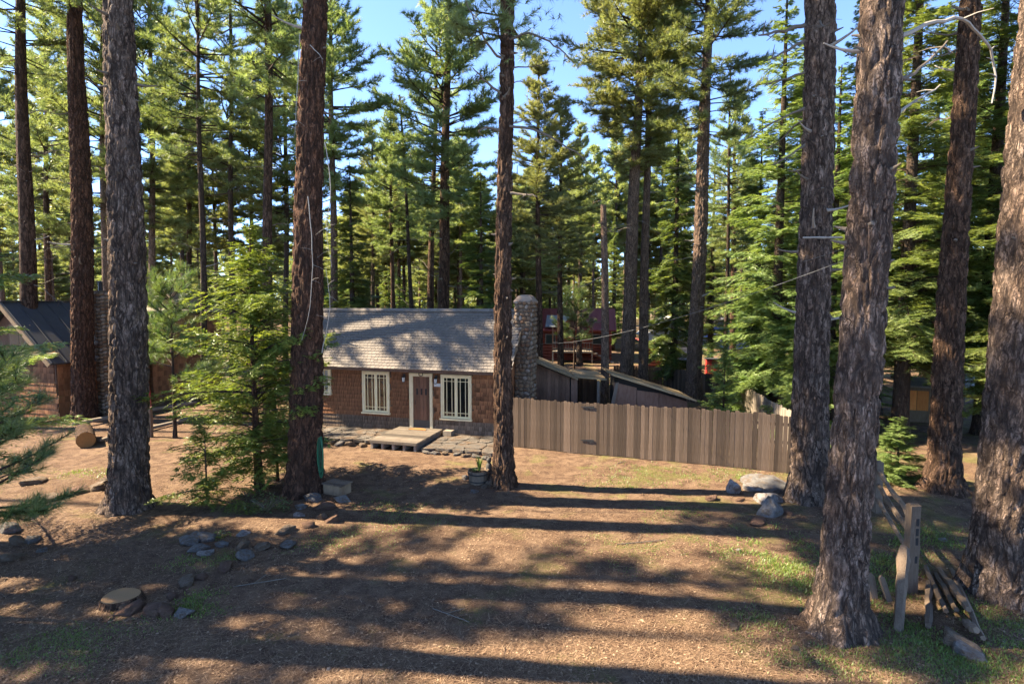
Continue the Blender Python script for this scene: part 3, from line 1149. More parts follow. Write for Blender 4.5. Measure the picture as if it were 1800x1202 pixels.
# ------------------------------------------------------------------ buildings far behind
rh = thing('red_log_house', 'red log house with red metal roof and raised porch', 'house', (5.6, 50, 0), R(-8))
q = MB()
q.box((0, 3, 1.4), (6.0, 6, 3.0))
q.build('wall', 'red_log', rh)
for k in range(11):
    q = MB()
    q.tube([(-3.05, -.02, .12 + k * .27), (3.05, -.02, .12 + k * .27)], .135, 8, tint=random.random())
    q.build('log', 'red_log', rh)
    q = MB()
    q.tube([(3.02, -.2, .25 + k * .27), (3.02, 6.1, .25 + k * .27)], .135, 8, tint=random.random())
    q.build('log', 'red_log', rh)
q = MB()
q.prism([(-3.5, -.9, 2.75), (-3.5, 3, 4.55), (-3.5, 3, 4.45), (-3.5, -.9, 2.65)], (7, 0, 0))
q.prism([(-3.5, 6.9, 2.75), (-3.5, 6.9, 2.65), (-3.5, 3, 4.45), (-3.5, 3, 4.55)], (7, 0, 0))
rr = q.build('roof', 'red_metal', rh)
for k in range(15):
    q = MB()
    xx = -3.4 + k * .48
    q.prism([(xx, -.9, 2.76), (xx, 3, 4.56), (xx, 3, 4.61), (xx, -.9, 2.81)], (.04, 0, 0))
    q.build('seam', 'red_metal', rr)
for sg in (1, -1):
    q = MB()
    q.prism([(0, -.8, 4.3), (sg * 1.35, -.8, 3.0), (sg * 1.25, -.8, 2.85), (0, -.8, 4.12)], (0, 3.4, 0))
    q.build('dormer_roof', 'red_metal', rr)
q = MB()
q.prism([(-.6, -1.0, 3.0), (-2.6, -1.0, 3.0), (-2.6, .9, 3.95), (-.6, .9, 3.95)], (0, 0, .03))
q.build('skylight_sheet', 'sheet_metal', rr)
q = MB()
q.prism([(-1.2, -.55, 2.9), (1.2, -.55, 2.9), (0, -.55, 4.1)], (0, .06, 0))
q.build('dormer_wall', 'brown_plank', rh)
q = MB()
q.box((-.2, -1.2, .95), (3.4, 2.2, .12))
pdk = q.build('porch_deck', 'grey_wood', rh)
for z in (1.25, 1.75):
    q = MB()
    q.box((-.2, -2.25, z), (3.4, .06, .06))
    q.build('rail', 'grey_wood', pdk)
for k in range(16):
    q = MB()
    q.box((-1.85 + k * .22, -2.25, 1.4), (.04, .04, .75))
    q.build('baluster', 'grey_wood', pdk)
for xx in (-1.85, .2, 1.45):
    q = MB()
    q.box((xx, -2.2, .45), (.12, .12, 1.0))
    q.build('post', 'grey_wood', pdk)
    q = MB()
    q.box((xx, -2.22, 2.0), (.1, .1, 1.9))
    q.build('post', 'brown_plank', pdk)
q = MB()
q.prism([(1.5, -2.3, 1.0), (1.5, -2.3, .8), (3.2, -2.3, -.1), (3.4, -2.3, -.1)], (0, .08, 0))
q.prism([(1.5, -1.3, 1.0), (1.5, -1.3, .8), (3.2, -1.3, -.1), (3.4, -1.3, -.1)], (0, .08, 0))
stw = q.build('stair', 'brown_plank', rh)
for k in range(5):
    q = MB()
    q.box((1.75 + k * .34, -1.8, .82 - k * .18), (.3, 1.1, .04))
    q.build('tread', 'grey_wood', stw)
for wx in (-2.2, 1.9):
    q = MB()
    q.box((wx, -.17, 1.9), (.9, .06, .9))
    ww = q.build('window', 'grey_wood', rh)
    q = MB()
    q.box((wx, -.21, 1.9), (.76, .02, .76))
    q.build('pane', 'window_glass', ww)

ls = thing('log_shed', 'small red log shed with dark red roof behind the fences', 'shed', (10.9, 44, 0), R(-5))
q = MB()
q.box((0, 1, .85), (1.5, 2, 1.7))
q.build('wall', 'red_log', ls)
for k in range(7):
    q = MB()
    q.tube([(-.8, -.02, .12 + k * .24), (.8, -.02, .12 + k * .24)], .12, 8, tint=random.random())
    q.build('log', 'red_log', ls)
q = MB()
q.prism([(-1.0, -.4, 2.15), (1.1, -.4, 1.65), (1.1, -.4, 1.75), (-1.0, -.4, 2.25)], (0, 2.9, 0))
q.build('roof', 'red_metal', ls)


def simple_house(name, label, loc, rz, w, d, hw, hr, wall, roofm_, win=2, ov=.35):
    h = thing(name, label, 'house', loc, rz)
    q = MB()
    q.prism([(-w / 2, 0, -.4), (w / 2, 0, -.4), (w / 2, 0, hw), (0, 0, hr), (-w / 2, 0, hw)], (0, d, 0))
    q.build('wall', wall, h)
    k_ = (hr - hw) / (w / 2)
    for sg in (1, -1):
        q = MB()
        q.prism([(0, -ov, hr + .12), (sg * (w / 2 + ov), -ov, hw - ov * k_ + .12), (sg * (w / 2 + ov), -ov, hw - ov * k_), (0, -ov, hr)], (0, d + 2 * ov, 0))
        q.build('roof', roofm_, h)
    for i in range(win):
        x = -w / 2 + w * (i + .5) / win
        q = MB()
        q.box((x, -.03, hw * .55), (w / win * .5, .06, hw * .42))
        f = q.build('window', 'white_board', h)
        q = MB()
        q.box((x, -.07, hw * .55), (w / win * .42, .02, hw * .36))
        q.build('pane', 'window_glass', f)
    n = int(hw / .22)
    for i in range(n):
        q = MB()
        q.box((0, -.012, .1 + i * .22), (w, .02, .20), Matrix.Rotation(R(3), 4, 'X'), random.random())
        q.build('siding_board', wall, h)
    return h


simple_house('grey_house', 'pale grey gabled house glimpsed beyond the red log shed', (15.6, 56, 0), R(-6), 4.6, 6, 1.9, 3.6, 'grey_siding', 'white_board')
simple_house('blue_house', 'blue building mostly hidden by dark fir boughs', (23.5, 62, 0), R(-15), 5.0, 6, 2.2, 3.4, 'blue_paint', 'metal_roof')
simple_house('white_house', 'pale building with orange trim seen past the shaded trunk', (27.8, 34, 0), R(-25), 3.4, 4, 2.9, 4.4, 'grey_siding', 'metal_roof')
hut = thing('orange_hut', 'small bright orange wooden hut behind the fir boughs', 'hut', (17.45, 24.3, 0), R(-20))
q = MB()
q.box((0, .6, .75), (1.0, 1.2, 1.5))
q.build('wall', 'tan_wood', hut)
for sg in (-1, 1):
    q = MB()
    q.box((sg * .22, -.015, .95), (.42, .04, .85), None, random.random())
    q.build('door', 'orange_wood', hut)
q = MB()
q.prism([(-.65, -.15, 1.52), (.65, -.15, 1.52), (.65, 1.4, 1.75), (-.65, 1.4, 1.75)], (0, 0, .06))
q.build('roof', 'grey_wood', hut)
rb = thing('red_cabinet', 'upright red metal cabinet at the far fence', 'cabinet', (13.6, 38.5, 0), R(-10))
q = MB()
q.box((0, 0, .65), (.8, .6, 1.3))
q.build('body', 'red_paint', rb)
for sg in (-1, 1):
    q = MB()
    q.box((sg * .19, -.31, .65), (.36, .03, 1.2))
    q.build('door', 'red_paint', rb)
q = MB()
q.box((0, 0, 1.33), (.9, .7, .05))
q.build('top', 'metal_roof', rb)

car = thing('parked_car', 'dark blue car parked behind the small red log shed', 'car', (13.2, 47, 0), R(12))
prof = [(-.85, .35), (-.88, .75), (-.8, .95), (.8, .95), (.88, .75), (.85, .35)]
q = MB()
q.prism([(x, -2.0, z) for x, z in prof], (0, 4.1, 0))
q.build('body', 'car_blue', car)
q = MB()
V = [(-.75, -.9, .95), (.75, -.9, .95), (.75, 1.7, .95), (-.75, 1.7, .95), (-.6, -.2, 1.5), (.6, -.2, 1.5), (.6, 1.3, 1.5), (-.6, 1.3, 1.5)]
q.add(V, None, [[0, 1, 5, 4], [1, 2, 6, 5], [2, 3, 7, 6], [3, 0, 4, 7], [4, 5, 6, 7]])
q.build('cabin', 'car_blue', car)
q = MB()
q.add([(-.68, -.86, 1.0), (.68, -.86, 1.0), (.57, -.27, 1.46), (-.57, -.27, 1.46)], None, [[0, 1, 2, 3]])
q.build('windshield', 'window_glass', car).location = (0, -.03, .02)
for sx_ in (-1, 1):
    for yy in (-1.3, 1.3):
        q = MB()
        q.tube([(sx_ * .72, yy, .32), (sx_ * .9, yy, .32)], .32, 14)
        q.build('wheel', 'tyre_black', car)
    q = MB()
    q.box((sx_ * .6, -2.02, .72), (.32, .04, .14))
    q.build('headlight', 'lamp_glass', car)
q = MB()
q.box((0, -2.02, .45), (1.5, .06, .16))
q.build('bumper', 'sheet_metal', car)
# ------------------------------------------------------------------ trees: prototypes
def unit(v):
    return v / np.maximum(np.linalg.norm(v, axis=-1, keepdims=True), 1e-9)


def tufts(mb, P, D, K, L, W, rs, th=(0.25, 1.25), back=.12):
    P, D = np.asarray(P, float), unit(np.asarray(D, float))
    n = len(P)
    up = np.where(np.abs(D[:, 2:3]) > .9, np.array([[1., 0, 0]]), np.array([[0, 0, 1.]]))
    A = unit(np.cross(D, up))
    B = np.cross(D, A)
    phi = rs.uniform(0, 2 * np.pi, (n, K, 1))
    tht = rs.uniform(th[0], th[1], (n, K, 1))
    d = D[:, None] * np.cos(tht) + (A[:, None] * np.cos(phi) + B[:, None] * np.sin(phi)) * np.sin(tht)
    base = P[:, None] - D[:, None] * rs.uniform(0, back, (n, K, 1))
    ln = L * rs.uniform(.7, 1.1, (n, K, 1))
    side = unit(np.cross(d, rs.normal(size=(n, K, 3)))) * W / 2
    V = np.stack([base - side, base + side, base + d * ln], 2).reshape(-1, 3)
    T = np.arange(n * K * 3).reshape(-1, 3)
    t = np.clip(rs.beta(2, 2, (n, 1, 1)) + rs.normal(0, .12, (n, K, 1)), 0, 1)
    mb.add(V, T, None, np.repeat(t.reshape(-1), 3))


def pine_proto(name, seed, H, Rm, whorls, per, K, L, W, prof, el0=-.15, el1=.9, twig_d=1.0, mat='needles', bare=.35, limb_r=.035):
    rg = random.Random(seed)
    rs = np.random.RandomState(seed)
    limbs, nd = MB(), MB()
    P, D = [], []
    for i in range(whorls):
        t = (i + rg.uniform(.1, .9)) / whorls
        z = H * t
        for j in range(max(2, int(per + rg.uniform(-1, 1.4)))):
            a = rg.uniform(0, 2 * math.pi)
            Lb = Rm * prof(t) * rg.uniform(.55, 1.15)
            el = el0 + (el1 - el0) * t + rg.uniform(-.15, .15)
            hd = Vector((math.cos(a), math.sin(a), 0))
            sd_ = Vector((-hd.y, hd.x, 0))
            wob = rg.uniform(-.25, .25)
            zz = z + rg.uniform(-.2, .2)

            def pt(s):
                return Vector((0, 0, zz)) + hd * (Lb * s * math.cos(el)) + sd_ * (Lb * wob * s * s) + Vector((0, 0, Lb * (math.sin(el) * s - .16 * s * s + .20 * s ** 3)))
            ss = [0, .25, .5, .75, 1]
            r0 = limb_r * (.5 + Lb / Rm)
            limbs.tube([pt(s) for s in ss], [r0 * (1.05 - s * .85) for s in ss], 4, False, rg.random())
            nt = max(4, int(Lb * 6.5 * twig_d))
            for q_ in range(nt):
                s = bare + (1 - bare) * (q_ + rg.random()) / nt
                p = pt(s)
                tn = (pt(min(1, s + .05)) - pt(s - .05)).normalized()
                sg = 1 if (q_ % 2) else -1
                dv = (tn * rg.uniform(.5, 1.0) + sd_ * sg * rg.uniform(.35, 1.0) + Vector((0, 0, rg.uniform(-.35, .6)))).normalized()
                tl = rg.uniform(.25, .6) * (.6 + .35 * Lb / 2)
                e1 = p + dv * tl
                limbs.tube([p, p.lerp(e1, .5) + Vector((0, 0, -.02)), e1], [.012, .009, .005], 3, False, .5)
                for f in ((.45, 1.0) if tl < .4 else (.35, .68, 1.0)):
                    P.append(p.lerp(e1, f))
                    D.append(dv + Vector((0, 0, rg.uniform(0, .5))))
            P.append(pt(1.0))
            D.append((pt(1) - pt(.9)).normalized() + Vector((0, 0, .3)))
    for k in range(5):
        P.append((0, 0, H + .1 * k))
        D.append((rg.uniform(-.3, .3), rg.uniform(-.3, .3), 1))
    tufts(nd, [tuple(p) for p in P], [tuple(d) for d in D], K, L, W, rs)
    return nd.mesh(name + '_crown', mat), limbs.mesh(name + '_limbs', 'bark_dark')


def fir_proto(name, seed, H, Rm, spacing, per, mat, leafL=.075, leafW=.034, M=6, tw_sp=.11, z0=.25, prof=None, droop=.22, el0=-.1, el1=.55, irr=.25, layer=.06):
    rg = random.Random(seed)
    rs = np.random.RandomState(seed)
    limbs = MB()
    S, DD, LL, SS = [], [], [], []
    prof = prof or (lambda t: (1 - t) ** .85)
    z = z0
    while z < H:
        t = z / H
        for j in range(max(3, int(per * (1 - .35 * t) + rg.uniform(-1, 1)))):
            a = rg.uniform(0, 2 * math.pi)
            Lb = (Rm * prof(t) + .06) * rg.uniform(1 - irr * 1.6, 1 + irr)
            if Lb < .08:
                continue
            el = el0 + (el1 - el0) * t + rg.uniform(-.12, .12)
            hd = Vector((math.cos(a), math.sin(a), 0))
            sd_ = Vector((-hd.y, hd.x, 0))
            zz = z + rg.uniform(-.5, .5) * spacing
            roll = rg.uniform(-.35, .35)
            sdr = (sd_ * math.cos(roll) + Vector((0, 0, 1)) * math.sin(roll)).normalized()

            def pt(s):
                return Vector((0, 0, zz)) + hd * (Lb * s * math.cos(el)) + Vector((0, 0, Lb * (math.sin(el) * s - droop * s * s + .07 * s ** 3)))
            ss = [0, .35, .7, 1]
            limbs.tube([pt(s) for s in ss], [max(.004, .013 * Lb * (1.1 - s)) for s in ss], 3, False, rg.random())
            ntw = max(2, int(Lb * .86 / tw_sp))
            for q_ in range(ntw):
                s = .14 + .86 * (q_ + rg.random() * .8) / ntw
                tl = (.40 * Lb * (1 - s) ** .8 + .10) * rg.uniform(.65, 1.2)
                tl = min(tl, .75)
                for sg in (-1, 1):
                    dv = (hd * rg.uniform(.55, .85) + sdr * sg * rg.uniform(.6, .9) + Vector((0, 0, rg.uniform(-.30, .05) - .1))).normalized()
                    S.append(tuple(pt(s) + Vector((0, 0, rg.uniform(-layer, layer)))))
                    DD.append(tuple(dv))
                    LL.append(tl)
                    SS.append(tuple(dv.cross(Vector((0, 0, 1)) + sdr * rg.uniform(-.4, .4)).normalized()))
            S.append(tuple(pt(.7)))
            DD.append(tuple((pt(1.03) - pt(.7)).normalized()))
            LL.append(.32 * Lb)
            SS.append(tuple(sdr))
        z += spacing * rg.uniform(.7, 1.3)
    S, DD, LL, SS = np.array(S), np.array(DD), np.array(LL), np.array(SS)
    n = len(S)
    nd = MB()
    f = ((np.arange(M) + .3) / M)[None, :, None]
    tw = rs.beta(2, 2, (n, 1, 1))
    for sg in (-1, 1):
        p = S[:, None] + DD[:, None] * LL[:, None, None] * f
        d = unit(DD[:, None] * rs.uniform(.45, .8, (n, M, 1)) + SS[:, None] * sg * rs.uniform(.6, .95, (n, M, 1)) + rs.normal(0, .14, (n, M, 3)))
        ln = leafL * (1.15 - .55 * f) * rs.uniform(.75, 1.3, (n, M, 1)) * (.6 + .9 * np.minimum(1, LL[:, None, None] / .35))
        w = unit(DD[:, None] + rs.normal(0, .25, (n, M, 3))) * leafW * rs.uniform(.8, 1.25, (n, M, 1))
        V = np.stack([p - w * .5, p + d * ln * .55 + w * .42, p + d * ln, p + w * .55], 2).reshape(-1, 3)
        T = np.arange(n * M * 4).reshape(-1, 4)
        tt = np.clip(tw + rs.normal(0, .12, (n, M, 1)), 0, 1)
        nd.add(V, None, T, np.repeat(tt.reshape(-1), 4))
    return nd.mesh(name + '_crown', mat), limbs.mesh(name + '_limbs', 'bark_dark')


pr_wide = lambda t: (.35 + 1.5 * t) if t < .35 else max(.12, 1.0 - (t - .35) * 1.28)
pr_long = lambda t: (.55 + 1.1 * t) if t < .3 else max(.12, .95 - (t - .3) * 1.1)
PINE = {
    'A': pine_proto('pine', 1, 15, 3.7, 36, 5.4, 20, .30, .028, pr_wide, mat='needles_light'),
    'B': pine_proto('pine', 2, 14, 3.5, 33, 5.2, 20, .30, .028, pr_long),
    'C': pine_proto('pine', 3, 15, 2.9, 36, 5.2, 20, .30, .028, pr_long, mat='needles_light'),
    'S': pine_proto('pine', 4, 14, 4.0, 27, 5.0, 20, .30, .026, pr_long, twig_d=1.0, bare=.34),
    'T': pine_proto('pine', 5, 13, 3.6, 20, 4.2, 20, .30, .024, pr_long, twig_d=.8, bare=.38),
    'F': pine_proto('pine', 6, 12, 3.0, 26, 5.4, 13, .42, .06, pr_long, twig_d=.8, mat='needles_light'),
    'G': pine_proto('pine', 7, 14, 2.7, 28, 5.2, 13, .42, .06, pr_wide, twig_d=.8, mat='needles_light'),
}
FIR = {
    'A': fir_proto('fir', 11, 18, 3.2, .42, 10, 'fir_bright', .135, .062, 8, .125, 1.8),
    'B': fir_proto('fir', 12, 20, 3.5, .46, 10, 'fir_leaf', .135, .062, 8, .13, 2.2),
    'D': fir_proto('fir', 13, 12, 1.9, .34, 9, 'fir_leaf', .17, .08, 6, .11, .3, el0=-.35, el1=.4),
    'S': fir_proto('fir', 14, 3.7, 1.0, .18, 9, 'fir_bright', .10, .045, 6, .07, .15, el0=.05, el1=.7, droop=.12),
    'H': fir_proto('fir', 16, 9, 2.2, .5, 8, 'fir_bright', .28, .14, 5, .19, .2, None, .2, .0, .6),
    'F': fir_proto('fir', 15, 13, 2.4, .45, 8, 'fir_bright', .26, .13, 5, .18, .4),
}
STUB = []
for k in range(5):
    rg = random.Random(80 + k)
    q = MB()
    Ls = (.10, .14, .22, .4, .65)[k]
    cu, cv = rg.uniform(-.15, .15), rg.uniform(-.12, .25)
    pts = [Vector((-.08, 0, 0))] + [Vector((Ls * f, Ls * cu * f * f, Ls * cv * f * f)) for f in (0, .25, .5, .75, 1)]
    q.tube(pts, [.07, .042, .03, .024, .018, .011], 6, True)
    STUB.append(q.mesh('branch_stub', 'dead_branch' if k < 4 else 'dead_wood'))
DEAD = []
for k in range(6):
    rg = random.Random(180 + k)
    q = MB()
    Ls = rg.uniform(1.0, 2.2)
    dr = rg.uniform(-.35, .25)
    side = rg.uniform(-.3, .3)
    f_ = lambda s: Vector((Ls * s, Ls * side * s * s, Ls * (.12 * s + dr * s * s + .06 * math.sin(6 * s + k))))
    q.tube([f_(s / 7) for s in range(8)], [.026 * (1.05 - s / 7.4) for s in range(8)], 4, False)
    for j in range(7):
        s = rg.uniform(.3, .97)
        p = f_(s)
        d = Vector((rg.uniform(.2, .8), rg.uniform(-1, 1), rg.uniform(-.5, .4))) * rg.uniform(.2, .5)
        q.tube([p, p + d * .5 + Vector((0, 0, .03)), p + d], [.009, .007, .004], 3, False)
    DEAD.append(q.mesh('dead_branch', 'dead_branch'))


def trunk_mesh(H, r0, seed, mat, seg=12, zvis=None, dz=.5, flare=.45, lean=(0, 0), depth=0.0, bend=.0, top=.25):
    zs = [-.25]
    while zs[-1] < H:
        z = zs[-1]
        zs.append(z + (dz if (zvis is None or z < zvis) else .8) * (.6 if z < .6 else 1))
    zs[-1] = H
    V = []
    ph = seed * 1.7
    for z in zs:
        t = max(0, z) / H
        r = r0 * (1 - (1 - top) * t ** 1.1)
        fl = flare * r0 * math.exp(-max(0, z) / .38) if z >= 0 else flare * r0 * 1.05
        cx = lean[0] * z + bend * math.sin(z * .45 + ph) * .12
        cy = lean[1] * z + bend * math.cos(z * .37 + ph) * .12
        for j in range(seg):
            a = 2 * math.pi * j / seg
            ca, sa_ = math.cos(a), math.sin(a)
            rr_ = r + fl * (1 + .55 * math.sin(5 * a + ph) * math.sin(2 * a + ph * 2)) + .04 * r0 * math.sin(2 * a + ph + z * .3)
            if depth:
                pv = Vector((ca * r / .13 + seed * 10, sa_ * r / .13, z / .42))
                pv += Vector((noise.noise(pv * .7), noise.noise(pv * .7 + Vector((9, 0, 0))), 0)) * .45
                dd = noise.voronoi(pv)[0]
                e = min(1, (dd[1] - dd[0]) / .34)
                e = e * e * (3 - 2 * e)
                rr_ += depth * (e - .7) + depth * .5 * noise.noise(pv * 2.2)
            V.append((cx + ca * rr_, cy + sa_ * rr_, z))
    n = len(zs)
    Q = [[i * seg + j, i * seg + (j + 1) % seg, (i + 1) * seg + (j + 1) % seg, (i + 1) * seg + j] for i in range(n - 1) for j in range(seg)]
    m = MB()
    m.add(V, None, Q)
    return m.mesh('trunk', mat, True)


TREES = []


def tree(name, label, base, H, r0, mat, crown=None, top=None, near=False, stubs=0, stub_z=(1, 10), dead=0, dead_z=(3, 12), seed=None, group=None, bend=.3, flare=.45, sturdy=.25):
    """base: ground point; top: a point the trunk axis passes through; crown: (proto pair, z0, sxy, sz)"""
    seed = seed if seed is not None else len(TREES) + 1
    rg = random.Random(seed * 13 + 5)
    t = thing(name, label, 'tree', base, 0, group)
    lean = (0, 0)
    if top is not None:
        d = top - base
        lean = (d.x / d.z, 0.0)
    if near:
        me = trunk_mesh(H, r0, seed, mat, 104, 13.5, .065, flare, lean, .05, bend, sturdy)
    else:
        me = trunk_mesh(H, r0, seed, mat, 14, None, .5, flare, lean, 0, bend, sturdy)
    tr = link('trunk', me, t)
    ax = lambda z: (lean[0] * z, lean[1] * z)
    if crown:
        pr, z0, sx_, sz_ = crown
        c = link('crown', pr[0], t, (*ax(z0), z0), (0, 0, rg.uniform(0, 6.28)), (sx_, sx_, sz_))
        c.rotation_euler.y = lean[0]
        l = link('limbs', pr[1], c)
    for k in range(stubs):
        z = rg.uniform(*stub_z)
        r = r0 * (1 - (1 - sturdy) * (z / H) ** 1.1)
        a = rg.uniform(0, 6.28)
        me_ = STUB[rg.choice((0, 0, 1, 1, 2, 2, 3, 4))]
        x_, y_ = ax(z)
        link('branch_stub', me_, tr, (x_ + math.cos(a) * r * .97, y_ + math.sin(a) * r * .97, z), (0, rg.uniform(-.35, .35), a), rg.uniform(.7, 1.2))
    for k in range(dead):
        z = rg.uniform(*dead_z)
        r = r0 * (1 - (1 - sturdy) * (z / H) ** 1.1)
        a = rg.uniform(0, 6.28)
        x_, y_ = ax(z)
        link('dead_branch', DEAD[rg.randrange(6)], tr, (x_ + math.cos(a) * r * .9, y_ + math.sin(a) * r * .9, z), (0, rg.uniform(-.3, .35), a), rg.uniform(.6, 1.25))
    TREES.append(t)
    return t


# ------------------------------------------------------------------ the big pines of the yard
tree('pine_tree', 'massive grey-barked pine leaning slightly beside the thick trunk in the left yard', gp(229, 893), 30, .43, 'bark_grey', (PINE['B'], 15, 1.1, 1.0), at(203, 0, 13.95), True, 16, (5.2, 12), seed=3)
tree('pine_tree', 'thick reddish-brown pine with hanging green hose before the cabin', gp(532, 866), 31, .43, 'bark_red', (PINE['A'], 15.5, 1.0, 1.0), at(549, 0, 15.0), True, 7, (6, 13), seed=4)
T5 = tree('pine_tree', 'slender brown pine next to the planter in front of the cabin', gp(884, 853), 25, .275, 'bark_brown', (PINE['T'], 11.8, .8, .95), at(890, 0, 15.7), True, 16, (3, 13), 3, (9, 12.5), seed=5, flare=.55)
tree('pine_tree', 'big dark-barked pine at the end of the board fence', gp(1423, 877), 30, .46, 'bark_grey', (PINE['B'], 15, 1.1, 1.0), at(1443, 0, 14.65), True, 26, (4.5, 12.5), 5, (8, 12), seed=6)
tree('pine_tree', 'leaning pine closest to the split-rail fence with deeply furrowed bark', gp(1478, 1106), 27, .345, 'bark_grey', (PINE['A'], 15, 1.0, .9), at(1555, 0, 8.66), True, 15, (5.2, 9.6), seed=7, flare=.7)
tree('pine_tree', 'huge furrowed pine trunk cut off by the right edge', gp(1764, 1043), 30, .56, 'bark_grey', (PINE['A'], 17, 1.0, .9), at(1838, 300, 9.8), True, 3, (4, 9), seed=8, flare=.3)
tree('pine_tree', 'tall pine in the shade of the fir boughs beyond the rail fence', gp(1654, 860), 28, .36, 'bark_brown', (PINE['B'], 15, 1.0, .9), at(1702, 60, 15.5), True, 8, (6, 13), 3, (10, 13), seed=9, flare=.75)
tree('pine_tree', 'thick reddish pine in front of the metal roofed house', gp(150, 737), 30, .46, 'bark_red', (PINE['T'], 17, .9, .9), at(140, 0, 25.1), True, 10, (5, 14), 10, (6, 15), seed=2, flare=.35)

tree('pine_tree', 'dark pine trunk closest to the left edge before the gable window', gx(44, 26), 28, .36, 'bark_brown', (PINE['T'], 15, .9, .9), at(36, 0, 26), False, 6, (4, 12), 14, (4, 14), seed=21)
tree('pine_tree', 'lone straight pine with pale grey-brown bark behind the plywood shed', gx(1222, 29.5), 27, .41, 'bark_pale', (PINE['S'], 13.5, 1.0, .95), at(1247, 0, 29.5), True, 14, (4, 15), 16, (5, 16), seed=10, flare=.3)
tree('pine_tree', 'thicker of the twin pines growing side by side behind the sheds', gx(1101, 32), 29, .40, 'bark_pale', (PINE['A'], 12.5, 1.12, 1.0), at(1121, 200, 32), False, 18, (3, 13), 4, (9, 13), seed=11, flare=.2)
tree('pine_tree', 'thinner of the twin pines growing side by side behind the sheds', gx(1131, 32.6), 28, .29, 'bark_pale', (PINE['A'], 13, .95, .95), at(1140, 200, 32.6), False, 14, (3, 13), 3, (9, 13), seed=12, flare=.2)
tree('pine_tree', 'tall full-crowned pine rising behind the middle of the cabin roof', gx(775, 33), 27, .36, 'bark_brown', (PINE['B'], 9.8, 1.12, 1.15), at(784, 250, 33), False, 6, (4, 9), 8, (5, 11), seed=14)
tree('pine_tree', 'slim pine hugging the full-crowned pine behind the cabin roof', gx(752, 39), 22, .27, 'bark_brown', (PINE['T'], 9, .8, .9), at(763, 280, 39), False, 0, (4, 9), 6, (4, 9), seed=15)
tree('dead_pine', 'thin leaning dead trunk behind the cabin ridge', gx(731, 35), 17.5, .17, 'bark_dark', (PINE['T'], 14, .35, .25), at(706, 220, 35), False, 0, (4, 9), 6, (7, 16), seed=16)
tree('pine_tree', 'pale slim pine right behind the hose-hung pine', gx(586, 31), 26, .22, 'bark_pale', (PINE['B'], 10.5, .95, 1.0), at(581, 0, 31), False, 0, (4, 9), 5, (4, 10), seed=17)
tree('snag', 'broken topped dead snag standing behind the sheds', gx(1066, 27), 9.7, .21, 'bark_pale', None, at(1061, 380, 27), False, 3, (3, 9), 7, (4, 8.6), seed=18, sturdy=.62)
LEFT = [(80, 37, .22, 'bark_brown', 'S', 9, 78, 'slim pine just right of the edge pine beyond the metal roof'),
        (266, 35, .25, 'bark_pale', 'S', 10, 264, 'pale straight pine behind the small shake-roofed dormer'),
        (329, 40, .22, 'bark_brown', 'B', 9, 330, 'distant pine between the dormer and the green cedar sapling'),
        (355, 29, .17, 'bark_dark', 'T', 12, 347, 'very thin dark pine rising over the cedar sapling foliage'),
        (405, 32, .19, 'bark_dark', 'T', 11, 404, 'thin straight pine directly behind the cedar sapling top'),
        (467, 24, .25, 'bark_brown', 'T', 13, 470, 'medium pine between cedar sapling and hose-hung pine'),
        (500, 36, .19, 'bark_dark', 'B', 9, 502, 'thin dark pine partly hidden beside the hose-hung pine'),
        (182, 33, .24, 'bark_pale', 'S', 10, 178, 'pale pine squeezed between the two thick left yard trunks')]
for px, Y, r_, mt_, cr, z0, pt_, lb in LEFT:
    b_ = gx(px, Y)
    tree('pine_tree', lb, b_, 25, r_, mt_, (PINE[cr], z0, 1.05, 1.05), at(pt_, 0, Y), False, 2, (4, 10), 11, (4.5, 13))
MID = [(948, 29, .19, 'bark_brown', 'C', 7.5, 946, 17, 'slim pine rising right behind the stone chimney'),
       (986, 33, .20, 'bark_brown', 'C', 7, 985, 16.5, 'slim pine in front of the red log house porch'),
       (1020, 46, .22, 'bark_dark', 'C', 8, 1020, 19, 'thin pine behind the red log house roof'),
       (690, 44, .20, 'bark_brown', 'B', 9, 686, 20, 'thin pine standing left of the leaning dead trunk'),
       (702, 52, .20, 'bark_brown', 'B', 9, 700, 19, 'thinner pine paired with the one left of the leaning trunk'),
       (655, 48, .22, 'bark_dark', 'C', 8, 655, 19, 'distant slim pine right of the dark fir behind the cabin'),
       (1278, 37, .15, 'bark_dark', 'T', 9, 1283, 20, 'very thin dark trunk right of the lone straight pine'),
       (1290, 40, .25, 'bark_brown', 'C', 8, 1292, 19, 'fuller pine whose crown fills the gap right of the lone straight pine')]
for px, Y, r_, mt_, cr, z0, pt_, H_, lb in MID:
    tree('pine_tree', lb, gx(px, Y), H_, r_, mt_, (PINE[cr], z0, .8, (H_ - z0) / 15.0), at(pt_, 200, Y), False, 0, (4, 9), 5, (4, 9))


def fir(label, px, Y, proto, H0, s, sz, mat='bark_dark', r=.16, name='fir_tree', loc=None, group=None, lift=0.0):
    b_ = gx(px, Y) if loc is None else Vector(loc)
    t = thing(name, label, 'tree', b_, 0, group)
    link('trunk', trunk_mesh(H0 * sz + .05 + lift, r, px * .1 + Y, mat, 9, None, .6, .3, (0, 0), 0, .0, .06), t)
    c = link('crown', proto[0], t, (0, 0, lift), (0, 0, (px * 1.7 + Y) % 6.28), (s, s, sz))
    link('limbs', proto[1], c)
    TREES.append(t)
    return t


